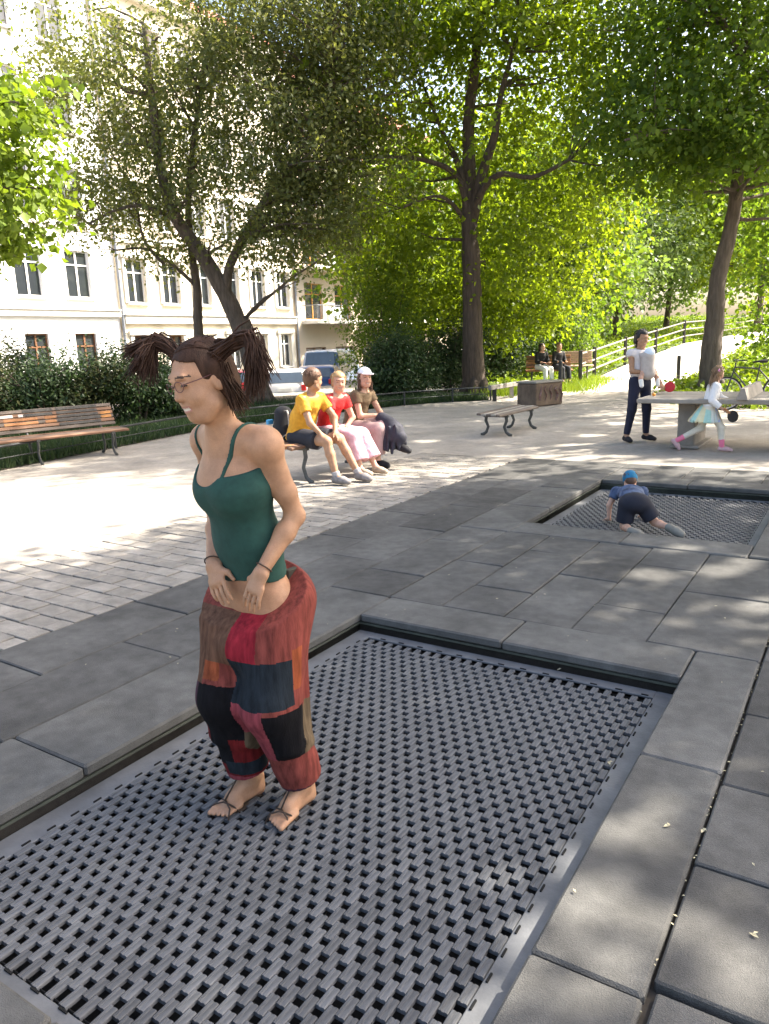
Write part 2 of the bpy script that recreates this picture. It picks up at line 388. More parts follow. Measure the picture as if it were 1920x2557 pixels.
# ------------------------------------------------------------------ litter: blossoms and leaf scraps lying about
lv = []; lf = []
def scrap(p, s, n):
    a = random.uniform(0, 6.28); e = np.array([math.cos(a), math.sin(a), random.uniform(-.1, .1)]) * s; f = np.array([-math.sin(a), math.cos(a), random.uniform(-.2, .2)]) * s * .5
    b = len(lv); lv.extend([p - e, p - f * .8 + ZUP * s * .15, p + e, p + f + ZUP * s * .2]); lf.append((b, b + 1, b + 2, b + 3))
for i in range(150):
    u, v = random.uniform(-1.4, 3.4), random.uniform(-2.6, 6)
    if any(p[0] < u < p[1] and p[2] < v < p[3] for p in PITS): continue
    scrap(P(u, v, 0.010), random.uniform(.004, .011), 4)
for i in range(80):
    v = random.uniform(-2.8, 2); scrap(P(2.178 + random.uniform(-.006, .006), v, 0.0), random.uniform(.003, .008), 4)
for i in range(900):
    u, v = random.uniform(-5, 12), random.uniform(6.3, 16); scrap(P(u, v, -0.004), random.uniform(.006, .016), 4)
for p_ in [gp(1665, 2062, 0.008), gp(1755, 2075, 0.008), gp(1882, 2335, 0.008), gp(1395, 1672, -.09), gp(1521, 1905, -.09)]:
    scrap(p_, .014, 4); scrap(p_ + np.array([.008, .006, .002]), .010, 4)
me = bpy.data.meshes.new('leaf_litter'); me.from_pydata([tuple(p) for p in lv], [], lf); me.update()
tag(obj('leaf_litter', me, M('litter', (0.38, 0.33, 0.20), .8, .4, 40, col2=(.5, .45, .3))), 'tiny pale blossoms and leaf scraps strewn over the paving', 'litter', kind='stuff')
# ------------------------------------------------------------------ buildings along the street
UF = -31.4 - float(O @ B)                      # facade plane offset in the site frame
def spos(px):                                   # where the camera ray through column px (at y 860) meets the facade: coordinate along a
    d = ray(px, 860); p0 = _C - O; t = (UF - p0 @ B) / (d @ B); return float((p0 + d * t) @ A)
m_glass = M('window_glass', (0.03, 0.035, 0.04), 0.06, 0.3, 0.6, spec=0.8)
m_curtain = M('window_frame_white', (0.7, 0.68, 0.64), 0.6, 0.05, 3)
m_brownframe = M('brown_frame', (0.16, 0.07, 0.03), 0.6, 0.2, 4)
m_ochre = M('ochre_frame', (0.45, 0.22, 0.05), 0.6, 0.2, 4)
m_rooft = M('roof_tile', (0.30, 0.10, 0.06), 0.8, 0.25, 3)
m_zinc = M('zinc', (0.22, 0.23, 0.25), 0.5, 0.2, 5, metal=0.3)
WMESH = {}
def window_mesh(w, h, fm):
    """frame + panes meshes in local coords: x along facade, y outward, z up; origin at bottom centre"""
    key = (round(w, 2), round(h, 2), fm.name)
    if key in WMESH: return WMESH[key]
    t = 0.07; fr = MB(); tz = h * 0.70
    for x in (-w / 2 + t / 2, 0, w / 2 - t / 2): fr.box((x, 0, h / 2), (t / 2 if x else t * .65, 0.03, h / 2))
    for z in (t / 2, tz, h - t / 2):
        for s in (-1, 1): fr.box((s * (w / 4), 0.002, z), (w / 4 - t * .7, 0.026, t / 2))
    fm_ = fr.mesh('window'); fm_.materials.append(fm)
    panes = []
    for s in (-1, 1):
        for z0, z1 in ((t, tz - t / 2), (tz + t / 2, h - t)):
            p = MB(); p.box((s * w / 4, -0.012, (z0 + z1) / 2), (w / 4 - t * .6, 0.004, (z1 - z0) / 2)); pm = p.mesh('pane'); pm.materials.append(m_glass); panes.append(pm)
    sl = MB(); sl.box((0, 0.16, -0.05), (w / 2 + .1, 0.17, 0.05), None, 0.01); sm = sl.mesh('sill'); sm.materials.append(m_curtain)
    WMESH[key] = (fm_, panes, sm); return WMESH[key]
def building(label, s0, s1, ztop, wallmat, wins, belts, depth=11.0, roof=True, nm='apartment_building', plinth=None):
    """wins: list of (s centre, z bottom, w, h, frame material, surround)"""
    b = empty(nm, P(UF, s0, STZ), math.atan2(A[1], A[0]), label, 'building')       # local x along street, local -y outward, z from street
    L_ = s1 - s0; zb = 0.0; H_ = ztop - STZ; R_ = 0.22
    xs = sorted({0.0, L_} | {w[0] - s0 - w[2] / 2 for w in wins} | {w[0] - s0 + w[2] / 2 for w in wins})
    zs = sorted({0.0, H_} | {w[1] - STZ for w in wins} | {w[1] - STZ + w[3] for w in wins})
    ops = [(w[0] - s0 - w[2] / 2, w[0] - s0 + w[2] / 2, w[1] - STZ, w[1] - STZ + w[3]) for w in wins]
    V = []; Fq = []
    def quad(*q):
        k = len(V); V.extend(q); Fq.append((k, k + 1, k + 2, k + 3))
    for x0, x1 in zip(xs[:-1], xs[1:]):
        for z0, z1 in zip(zs[:-1], zs[1:]):
            xm, zm = (x0 + x1) / 2, (z0 + z1) / 2
            if any(o[0] < xm < o[1] and o[2] < zm < o[3] for o in ops): continue
            quad((x0, 0, z0), (x1, 0, z0), (x1, 0, z1), (x0, 0, z1))
    for o in ops:
        quad((o[0], 0, o[2]), (o[0], 0, o[3]), (o[0], R_, o[3]), (o[0], R_, o[2])); quad((o[1], 0, o[2]), (o[1], R_, o[2]), (o[1], R_, o[3]), (o[1], 0, o[3]))
        quad((o[0], 0, o[3]), (o[1], 0, o[3]), (o[1], R_, o[3]), (o[0], R_, o[3])); quad((o[0], 0, o[2]), (o[0], R_, o[2]), (o[1], R_, o[2]), (o[1], 0, o[2]))
    quad((0, 0, 0), (0, 0, H_), (0, depth, H_), (0, depth, 0)); quad((L_, 0, 0), (L_, depth, 0), (L_, depth, H_), (L_, 0, H_))
    quad((0, depth, 0), (0, depth, H_), (L_, depth, H_), (L_, depth, 0)); quad((0, 0, H_), (L_, 0, H_), (L_, depth, H_), (0, depth, H_))
    me = bpy.data.meshes.new('wall'); me.from_pydata(V, [], Fq); me.update(); obj('wall', me, wallmat, b)
    dk = MB(); dk.box((L_ / 2, R_ + .35, H_ / 2), (L_ / 2 - .02, 0.01, H_ / 2 - .02)); dk.build('interior_shade', m_dark, b)  # dark sheet stands in for the unlit rooms behind the windows
    for w in wins:
        fm_, panes, sm = window_mesh(w[2], w[3], w[4])
        f = link(bpy.data.objects.new('window', fm_), b); f.location = (w[0] - s0, R_ - 0.06, w[1] - STZ); f.rotation_euler = (0, 0, math.pi)
        for pm in panes: link(bpy.data.objects.new('pane', pm), f)
        s_ = link(bpy.data.objects.new('sill', sm), f)
        if w[5]:
            sr = MB()
            for sx in (-1, 1): sr.box((sx * (w[2] / 2 + .11), R_ - .06 + .04, w[3] / 2), (.10, .04, w[3] / 2))
            sr.box((0, R_ - .06 + .07, w[3] + .14), (w[2] / 2 + .3, .07, .12), None, .02)
            sr.build('surround', m_trim, f)
    for z, hh, dd in belts:
        c = MB(); c.box((L_ / 2, -dd / 2, z - STZ), (L_ / 2 - .01, dd / 2, hh / 2)); c.box((L_ / 2, -dd * .7, z - STZ + hh / 2 + .03), (L_ / 2 - .01, dd * .7, .03)); c.build('cornice', m_trim, b)
    if roof:
        r_ = MB(); r_.add([(-.0, -.5, H_ + .02), (L_, -.5, H_ + .02), (L_, 5, H_ + 3.4), (0, 5, H_ + 3.4), (0, depth, H_ + 3.3), (L_, depth, H_ + 3.3), (0, depth, H_ + .02), (L_, depth, H_ + .02), (0, -.5, H_ - .15), (L_, -.5, H_ - .15)],
                          [(0, 1, 2, 3), (3, 2, 5, 4), (4, 5, 7, 6), (0, 3, 4, 6), (1, 7, 5, 2), (8, 9, 1, 0)])
        r_.build('roof', m_rooft, b)
    return b
m_trim = M('facade_trim', (0.70, 0.66, 0.58), 0.85, 0.06, 2)
m_wallw = M('white_render', (0.82, 0.80, 0.76), 0.9, 0.03, 0.8, 0.002, 30)
m_wallc = M('cream_render', (0.74, 0.66, 0.52), 0.9, 0.06, 0.8, 0.002, 30)
m_wallb = M('beige_render', (0.60, 0.50, 0.38), 0.9, 0.06, 0.8, 0.002, 30)
sA, sB, sC = spos(310), spos(742), spos(1010)
w0 = spos(95); sp = spos(217) - w0
wins = []
for i in range(-4, 3):
    s = w0 + i * sp
    if s > sA - .9: continue
    wins.append((s, 0.6, 1.15, 1.95, m_brownframe, False))
    for z in (4.15, 7.75, 11.35, 14.9): wins.append((s, z, 1.30, 2.1, m_curtain, False))
building('white rendered apartment house with brown ground floor windows, beyond the shrubs', w0 - 4.6 * sp, sA - 0.1, 18.4, m_wallw, wins, [(3.45, .28, .16), (7.2, .12, .06), (18.1, .5, .4)])
wins = []; n = 6; sp2 = (sB - sA) / n
for i in range(n):
    s = sA + (i + .5) * sp2
    wins.append((s, 0.4, 1.0, 2.0, m_brownframe if i < 2 else m_curtain, True))
    for z in (4.0, 7.6, 11.2, 14.8): wins.append((s, z, 1.15, 2.1, m_curtain, True))
b2 = building('cream apartment house with framed windows between the two downpipes', sA + 0.1, sB - 0.1, 18.6, m_wallc, wins, [(3.2, .4, .2), (6.95, .2, .12), (10.5, .2, .12), (18.2, .5, .4)])
wins = []; n = 6; sp3 = 3.3
for i in range(n):
    s = sB + 2.0 + i * sp3
    wins.append((s, -.6, 2.2, 2.1, m_brownframe, False))
    for z in (3.3, 6.7, 10.1, 13.5): wins.append((s, z, 1.9, 2.3, m_ochre, False))
b3 = building('beige apartment house with ochre window frames and railed balconies', sB + 0.1, sB + 21, 17.0, m_wallb, wins, [(16.8, .4, .3)])
for fl, z in enumerate((3.1, 6.5, 9.9)):
    for i in range(3):
        x = 2.0 - .1 + i * 6.6 + 1.65
        s_ = MB(); s_.box((x, -.65, z - STZ), (3.0, .65, .1)); bal = s_.build('balcony', m_trim, b3)
        rl = MB(); rl.box((x, -1.27, z - STZ + 1.05), (3.0, .03, .03))
        for sx in (-1, 1): rl.box((x + sx * 2.97, -.65, z - STZ + 1.05), (.03, .6, .03))
        k = -3.0
        while k <= 3.0: rl.box((x + k, -1.27, z - STZ + .56), (.012, .012, .46)); k += .15
        rl.build('railing', m_zinc, bal)
        pn = MB(); pn.box((x - 1.0, -1.30, z - STZ + .55), (.9, .012, .38)); pn.build('privacy_panel', m_white, bal)
for s, nm in ((sA, 'grey downpipe at the joint of the white and the cream house'), (sB, 'grey downpipe between the cream house and the balcony house')):
    mb = MB(); p = P(UF + .12, s, 0); mb.tube([p + ZUP * z for z in (STZ, 1, 4, 8, 12, 17.8)], .075, 8)
    for z in (0.5, 3.4, 7.0, 11, 15): mb.tube([p + ZUP * (z - .03), p + ZUP * (z + .03)], .095, 8)
    tag(mb.build('downpipe', m_zinc, smooth=True), nm, 'downpipe', 'downpipes on the facades')

# ------------------------------------------------------------------ benches
def iron_leg(mb, x, y0, y1, h, w=0.03):
    """pair of S-curved cast legs joined by a seat bar; local frame x along bench"""
    for s, ye in ((-1, y0), (1, y1)):
        ym = (y0 + y1) / 2 + (ye - (y0 + y1) / 2) * .55
        mb.tube([(x, ym + (ye - ym) * .45, h), (x, ym + (ye - ym) * .55, h * .72), (x, ym + (ye - ym) * .15, h * .42), (x, ym + (ye - ym) * .5, h * .14), (x, ye, 0.012), (x, ye + s * .05, 0.006)], [w, w * .95, w * .85, w * .85, w, w * .7], 7, True, .7)
    mb.box((x, (y0 + y1) / 2, h - .012), (.025, abs(y1 - y0) / 2 * .95, .02))
def slat(parent, c, h, mat, rx=0.0, name='slat'):
    mb = MB(); cr, sr = math.cos(rx), math.sin(rx); Rm = np.array([[1, 0, 0], [0, cr, -sr], [0, sr, cr]])
    mb.box((0, 0, 0), h, Rm, .006); o = mb.build(name, mat, parent); o.location = c; return o
def wood(name, c, c2): return M(name, c, .75, .3, 5, .0015, 60, col2=c2, stretch=(.5, 6, 6), island=.18)
m_bw1 = wood('bench_wood', (.17, .085, .048), (.23, .13, .08)); m_bw2 = wood('bench_wood_grey', (.13, .10, .08), (.19, .15, .12)); m_bw3 = wood('bench_wood_orange', (.33, .135, .045), (.40, .19, .085))
m_graf = M('graffiti_dark', (.055, .05, .045), .7, .4, 9); m_grafw = M('graffiti_pale', (.5, .42, .38), .7, .3, 9); m_grafo = M('graffiti_orange', (.36, .16, .045), .7, .3, 9)
def bench(label, p0, direction, length, back, mats, sup, group='park benches', h=.45, seat=.42, flip=1):
    rz = math.atan2(direction[1], direction[0]); b = empty('park_bench', p0, rz, label, 'bench', group)      # local x along bench, local -y = front
    for x in sup:
        mb = MB(); iron_leg(mb, x, -seat / 2 - .02, seat / 2 + .02, h - .03)
        if back: mb.tube([(x, seat / 2 - .03, h - .03), (x, seat / 2 + .06, h + .12), (x, seat / 2 + .16, h + .44)], [.022, .02, .016], 6)
        smooth_by_angle(mb.build('leg_frame', m_iron, b), 50)
    n = 5
    for k in range(n):
        y = -seat / 2 + (k + .5) * seat / n
        slat(b, (length / 2, y, h + (.012 if k in (0, n - 1) else 0) - (.02 if k == 0 else 0)), (length / 2, seat / n / 2 - .005, .019), mats[k % len(mats)], .25 if k == 0 else 0)
    if back:
        for k in range(6):
            z = h + .10 + k * .068; y = seat / 2 + .02 + k * .0235
            slat(b, (length / 2, y, z), (length / 2 - .03, .016, .030), mats[(k + 1) % len(mats)], -.3, 'back_slat')
    return b
LB0 = gp(310, 1132); dirL = np.array([math.sin(math.radians(46)), math.cos(math.radians(46)), 0])
lb = bench('long weathered slatted bench with backrest and graffiti before the shrubs', LB0 - dirL * 3.0 + np.array([-.05, .25, 0]), dirL, 3.0, True, [m_bw1, m_bw2, m_bw1, m_bw2, m_bw1], (.35, 1.55, 2.72)); lb.scale = (1, 1, .86)
# painted marks on its backrest: thin paint films on the slats
def film(x0, x1, k, mat, f=.9):
    z = .45 + .10 + k * .068; y = .21 + .02 + k * .0235
    mb = MB(); cr, sr = math.cos(-.3), math.sin(-.3); Rm = np.array([[1, 0, 0], [0, cr, -sr], [0, sr, cr]])
    mb.box((0, -.0185, 0), ((x1 - x0) / 2, .002, .028 * f), Rm); o = mb.build('paint_mark', mat, lb); o.location = ((x0 + x1) / 2, y, z)
for k in range(1, 6): film(2.06, 2.72 if k > 2 else 2.74, k, m_graf)
for k in (3, 4): film(2.76, 2.93, k - 1, m_grafo)
for k in (4, 5): film(1.55, 2.0, k, m_graf)
film(1.20, 1.40, 4, m_grafw); film(1.48, 1.62, 4, m_grafw); film(0.95, 1.1, 4, m_grafw)
for k in (2, 3): film(1.25, 1.75, k, m_bw3); film(1.86, 2.03, k, m_bw3)
pb = gp(775, 1205); PB0 = pb - A * .28 - B * .22 + np.array([0, 0, 0])
bench('backless slatted bench that the three people sit on', PB0 - B * .02, A, 2.1, False, [m_bw1, m_bw3], (.28, 1.75), seat=.44)
eb = (gp(1211, 1088) + gp(1267, 1085)) / 2
bench('empty backless bench standing on the gravel beside the table tennis table', eb - A * .33, A, 1.75, False, [m_bw2, m_greywood], (.33, 1.45), seat=.44, h=.37)
f1 = at(1312, 962, 25.0); f1[2] = 0.12
bench('small orange wood bench with the couple on it near the low rails', f1, np.array([1, -.12, 0]), 1.5, True, [m_bw3, m_bw3, m_bw1], (.2, 1.3))
f2 = at(1382, 958, 26.0); f2[2] = 0.2
bench('pale pinkish bench with tall back behind the concrete block', f2, np.array([1, -.2, 0]), 1.3, True, [M('pale_bench', (.42, .28, .21), .8, .2, 5)], (.2, 1.1))

# ------------------------------------------------------------------ table tennis table
TT = np.array([3.62, 10.72, 0.0]); TH = .715
tt = empty('table_tennis_table', TT, ROT_UV, 'concrete table tennis table with a plate net', 'table')        # local x = b, y = a
mb = MB(); mb.box((1.37, .76, TH - .032), (1.37, .76, .032), None, .010); mb.build('table_top', m_conc, tt)
for x in (.62, 2.12):
    mb = MB(); mb.box((x, .76, (TH - .08) / 2), (.12, .42, (TH - .08) / 2), None, .015); mb.build('leg', m_conc, tt)
    mb = MB(); mb.box((x, .76, .02), (.2, .52, .02), None, .01); mb.build('foot', m_conc, tt)
mb = MB(); mb.prism([(-.07, 0), (.07, 0), (.025, .15), (-.025, .15)], (1.37, 0, TH), (1, 0, 0), (0, 0, 1), (0, 1, 0), -.06, 1.58); mb.build('net_plate', m_conc, tt)
ball = MB(); ball.lathe((0, 0, 0), [(.001, -.021), (.012, -.018), (.019, -.009), (.021, 0), (.019, .009), (.012, .018), (.001, .021)], 14)
o = ball.build('table_tennis_ball', M('ball_orange', (.75, .28, .03), .4, .05), smooth=True); o.location = tuple(P(0, 0) * 0 + TT + B * .12 + A * .5 + ZUP * (TH + .021 + .002)); o.scale = (1.25,) * 3
tag(o, 'small orange ball lying on the end of the table', 'ball')

# ------------------------------------------------------------------ block, posts, rails, ramp and bank
bc = gp(1338, 1016)
m_blk = M('block_stone', (.13, .09, .06), .9, .4, 4, .004, 60); blk = empty('concrete_block', bc, math.atan2(.62, .78), 'low concrete block with faded pink graffiti near the far benches', 'block')
mb = MB(); mb.box((.5, .30, .27), (.5, .30, .27), None, .02); mb.build('block_body', m_blk, blk)
mb = MB(); mb.box((.5, .30, .565), (.52, .32, .02), None, .01); mb.build('cap_stone', m_conc, blk)
m_gpink = M('graffiti_pink', (.46, .21, .16), .9, .5, 14, col2=(.36, .24, .2))
for i in range(5):
    g_ = MB(); x = .16 + i * .19 + random.uniform(-.03, .03); w_ = random.uniform(.6, 1.4); g_.tube([(x, -.003, random.uniform(.04, .16)), (x + random.uniform(-.03, .08), -.003, .25), (x + random.uniform(-.06, .04), -.003, .38), (x + random.uniform(0, .1), -.003, random.uniform(.42, .52))], [.02 * w_, .045 * w_, .035 * w_, .02], 6, True, .08); g_.build('graffiti_stroke', m_gpink, blk)
def post(p, h, r, label, group=None):
    mb = MB(); mb.tube([p, p + ZUP * (h - .03), p + ZUP * h], [r, r, r * .8], 10); return tag(mb.build('bollard', m_blackpost), label, 'post', group)
post(gp(1398, 990), .98, .055, 'black post beside the concrete block', 'black posts'); post(gp(1692, 962), .92, .06, 'black post at the foot of the bright ramp', 'black posts')
# ramp: left edge carries the fence, right edge meets the bank
Lp = [at(1395, 985, 22.5), at(1483, 946, 27.5), at(1560, 912, 31), at(1636, 884, 34.5), at(1707, 858, 38), at(1800, 842, 45), at(1900, 822, 54), at(2050, 790, 66)]
Rp = [at(1660, 975, 22.3), at(1705, 958, 24), at(1745, 935, 26), at(1790, 905, 28.5), at(1850, 872, 32), at(1935, 845, 36), at(2050, 815, 42), at(2300, 780, 50)]
Lp[0][2] = -.01; Rp[0][2] = -.01
mb = MB(); mb.add(Lp + Rp, [(i, i + 8, i + 9, i + 1) for i in range(7)])
m_ramp = M('pale_path', (.62, .57, .49), .95, .10, 2, .004, 90); tag(mb.build('ramp_path', m_ramp), kind='structure')
# grassy hill left of the ramp (behind the fence) and planted bank right of it
m_grassg = M('grass_ground', (.10, .14, .03), .95, .4, 4, .01, 60)
hl = [p + np.array([-.12, .1, -.02]) for p in Lp]; hb = []
for i, p in enumerate(Lp):
    q = p + np.array([-3.5 - i * .9, 9 + i * 1.5, 0]); q[2] = p[2] * .9 + .25 + i * .12; hb.append(q)
mb = MB(); mb.add(hl + hb, [(i, i + 1, i + 9, i + 8) for i in range(7)])
tag(mb.build('grass_hill', m_grassg), kind='structure')
br = [p + np.array([.1, -.1, -.02]) for p in Rp]; bk = [gp(1640, 1000), gp(1720, 1012), gp(1800, 1020), gp(1900, 1022), gp(2060, 1020), gp(2300, 1020), gp(2600, 1010), gp(3000, 1000)]
mid = []
for i in range(8):
    m_ = br[i] * .55 + bk[i] * .45; m_[2] = br[i][2] * .5 + .06; mid.append(m_)
for p in bk: p[2] = -.02
mb = MB(); mb.add(br + mid + bk, [(i, i + 8, i + 9, i + 1) for i in range(7)] + [(i + 8, i + 16, i + 17, i + 9) for i in range(7)])
bank = tag(mb.build('planted_bank', m_soil), kind='structure')
# fence of the ramp: posts and three rails
fn = empty('ramp_fence', Lp[0], 0, 'grey rail fence with dark posts climbing beside the bright ramp', 'fence')
fp = [at(1448, 962, 25.2), Lp[1], Lp[2], Lp[3], Lp[4], Lp[5], Lp[6], Lp[7]]
for p in fp:
    m_ = MB(); q = p - Lp[0]; m_.box(q + ZUP * .55, (.055, .055, .58), None, .01); m_.build('post', m_blackpost, fn)
m_rail = M('rail_wood', (.20, .18, .155), .8, .2, 6)
for i in range(len(fp) - 1):
    for hz in (.36, .68, 1.02):
        m_ = MB(); a, b = fp[i] - Lp[0] + ZUP * hz, fp[i + 1] - Lp[0] + ZUP * hz; m_.tube([a, b], .034, 6); m_.build('rail', m_rail, fn)
# low rails near the far benches
r0, r1 = gp(1222, 1003), gp(1318, 985)
lr = empty('low_rail', r0, 0, 'low wooden knee rail left of the concrete block', 'rail')
m_ = MB(); m_.box((r1 - r0) / 2 + ZUP * .36, (np.linalg.norm(r1 - r0) / 2, .05, .06), np.column_stack([(r1 - r0) / np.linalg.norm(r1 - r0), np.cross(ZUP, (r1 - r0) / np.linalg.norm(r1 - r0)), ZUP]), .01); m_.build('rail', m_rail, lr)
for t in (.12, .55, .95):
    m_ = MB(); q = (r1 - r0) * t; m_.box(q + ZUP * .16, (.05, .05, .17)); m_.build('post', m_blackpost if t < .2 else m_greywood, lr)
# knee-high metal fence along the planting bed
K0, K1, K2 = gp(150, 1150), gp(500, 1078), gp(1245, 1000)
K0 = gp(289, 1118) + (gp(289, 1118) - gp(520, 1072)) * .9
kf = empty('bed_fence', K0, 0, 'knee-high dark metal fence along the planting bed', 'fence')
pts = [K0, gp(289, 1118), gp(520, 1072), gp(700, 1050), gp(880, 1026), gp(1010, 1012), gp(1130, 1003), gp(1225, 999)]
m_fence = M('fence_metal', (.028, .03, .03), .6, .3, 9)
for i in range(len(pts) - 1):
    a, b = pts[i] - K0, pts[i + 1] - K0; m_ = MB(); m_.tube([a + ZUP * .34, b + ZUP * .34], .022, 6); m_.tube([a + ZUP * .17, b + ZUP * .17], .010, 5); m_.build('rail', m_fence, kf)
    m_ = MB(); m_.tube([b - ZUP * .02, b + ZUP * .37], .026, 6); m_.build('post', m_fence, kf)
# planting bed ground (dark soil) behind the fence
bed = [p + A * 0 - B * .05 for p in pts]; far_ = [p - B * 7.0 + A * 1.5 for p in pts]
mb = MB(); mb.add([p + ZUP * .004 for p in bed] + [p + ZUP * .004 for p in far_], [(i, i + 1, i + 9, i + 8) for i in range(7)])
tag(mb.build('planting_bed', m_soil), kind='structure')

# ------------------------------------------------------------------ parked cars
m_tyre = M('tyre', (.02, .02, .02), .9, .2, 9); m_rim = M('rim', (.4, .4, .42), .35, .1, 5, metal=.8)
m_carglass = M('car_glass', (.04, .055, .07), .05, .3, 1, spec=.9); m_tail = M('tail_lamp', (.45, .02, .02), .25, .2, 5); m_plate = M('number_plate', (.7, .7, .68), .5, .1, 5); m_bump = M('bumper_dark', (.03, .03, .03), .7, .2, 5)
def car(label, paint, loc, rz, L=4.1, W=1.72, H=1.46, van=False):
    c = empty('parked_car', loc, rz, label, 'car', 'cars parked along the street')          # local y = forward, rear at -y
    hl = L / 2
    if van: prof = [(-hl, .35), (-hl - .02, .75), (-hl + .06, 1.2), (-hl + .22, H - .08), (-hl + .5, H), (hl - 1.75, H), (hl - 1.0, 1.12), (hl - .15, .95), (hl, .62), (hl - .02, .32)]
    else: prof = [(-hl, .35), (-hl - .03, .62), (-hl + .05, .95), (-hl + .40, H - .10), (-hl + .75, H), (hl - 2.1, H - .02), (hl - 1.3, .98), (hl - .3, .86), (hl, .62), (hl - .03, .30)]
    nx = 9; V = []; Fq = []; n = len(prof)
    for i in range(nx):
        t = -1 + 2 * i / (nx - 1)
        for (y, z) in prof:
            tum = 1 - .16 * max(0, (z - .9) / (H - .9)) ** 1.2
            V.append((t * W / 2 * tum, y * (1 - .035 * t ** 4), z - .05 * abs(t) ** 5 * (1 if z > .9 else 0)))
    for i in range(nx - 1):
        for k in range(n):
            Fq.append((i * n + k, i * n + (k + 1) % n, (i + 1) * n + (k + 1) % n, (i + 1) * n + k))
    Fq += [tuple(range(n)), tuple(reversed(range((nx - 1) * n, nx * n)))]
    me = bpy.data.meshes.new('body'); me.from_pydata(V, [], Fq); me.update(); body = obj('body', me, paint, c); smooth_by_angle(body, 40)
    wm = W * .40
    def pane(nm, q): MB().add(q + [tuple(np.array(p) * .999) for p in []], [tuple(range(len(q)))]).build(nm, m_carglass, c)
    y0, z0 = prof[2]; y1, z1 = prof[3]
    def on(i, j, t, off): a, b = np.array(prof[i]), np.array(prof[j]); d = (b - a) / np.linalg.norm(b - a); nn = np.array([-d[1], d[0]]); return a + (b - a) * t + nn * off
    a, b = on(2, 3, .08, .012), on(2, 3, .95, .012)
    pane('rear_window', [(-wm * 1.02, a[0], a[1]), (wm * 1.02, a[0], a[1]), (wm * .90, b[0], b[1]), (-wm * .90, b[0], b[1])])
    a, b = on(5, 6, .05, .012), on(5, 6, .95, .012)
    pane('windscreen', [(-wm * .92, a[0], a[1]), (wm * .92, a[0], a[1]), (wm * 1.04, b[0], b[1]), (-wm * 1.04, b[0], b[1])])
    ye0, ye1 = prof[3][0] + .12, prof[5][0] - .05
    for s in (-1, 1):
        for ya, yb in ((ye0, (ye0 + ye1) / 2 - .05), ((ye0 + ye1) / 2 + .05, ye1 + .25)):
            x0, x1 = s * (W / 2 * .995 + .004), s * (W / 2 * .875 + .012)
            pane('side_window', [(x0, ya - .1, .98), (x0, yb + .12, .98), (x1, yb - .12, H - .14), (x1, ya + .05, H - .14)])
        m_ = MB(); m_.box((s * W * .40, -hl + .02, .80 if not van else .95), (.09, .06, .11 if not van else .2), None, .02); m_.build('tail_lamp', m_tail, c)
        m_ = MB(); m_.box((s * (W / 2 + .07), ye1 + .15, 1.0), (.08, .05, .06), None, .02); m_.build('mirror', paint, c)
        for yw in (-hl + .75, hl - .8):
            w = MB(); w.lathe((s * (W / 2 - .09), yw, .31), [(.2, -.1), (.30, -.09), (.31, -.05), (.31, .05), (.30, .09), (.2, .1)], 20, (1, 0, 0)); t_ = w.build('wheel', m_tyre, c, True)
            r_ = MB(); r_.lathe((s * (W / 2 - .09), yw, .31), [(.02, -.102), (.19, -.104), (.19, .104), (.02, .102)], 14, (1, 0, 0)); r_.build('rim', m_rim, t_)
    m_ = MB(); m_.box((0, -hl - .02, .45), (W * .47, .07, .12), None, .03); m_.build('rear_bumper', m_bump if not van else paint, c)
    m_ = MB(); m_.box((0, -hl - .03, .74), (.26, .02, .055)); m_.build('number_plate', m_plate, c)
    return c
def carp(px, Y, z=STZ): p = at(px, 900, Y); p[2] = z; return p
def paint(n, c): return M('paint_' + n, c, .3, .05, 2, coat=.6, spec=.5)
car('red hatchback parked left of the thick leaning trunk', paint('red', (.42, .03, .03)), carp(588, 31), math.radians(6))
car('white hatchback with red tail lamps parked right of the leaning trunk', paint('white', (.62, .62, .62)), carp(716, 29.5), math.radians(3))
car('dark blue car parked behind the white hatchback', paint('blue', (.03, .07, .22)), carp(800, 33.5), math.radians(-4))
car('tall grey-blue van parked farthest along the street', paint('greyblue', (.16, .22, .32)), carp(835, 39), math.radians(-14), 4.9, 1.9, 2.05, True)
car('pale blue car half hidden behind the shrubs by the long bench', paint('paleblue', (.45, .52, .62)), carp(262, 27), math.radians(12))
car('silver car parked behind the dark shrubs near the red hatchback', paint('silver', (.5, .5, .52)), carp(455, 30), math.radians(8))

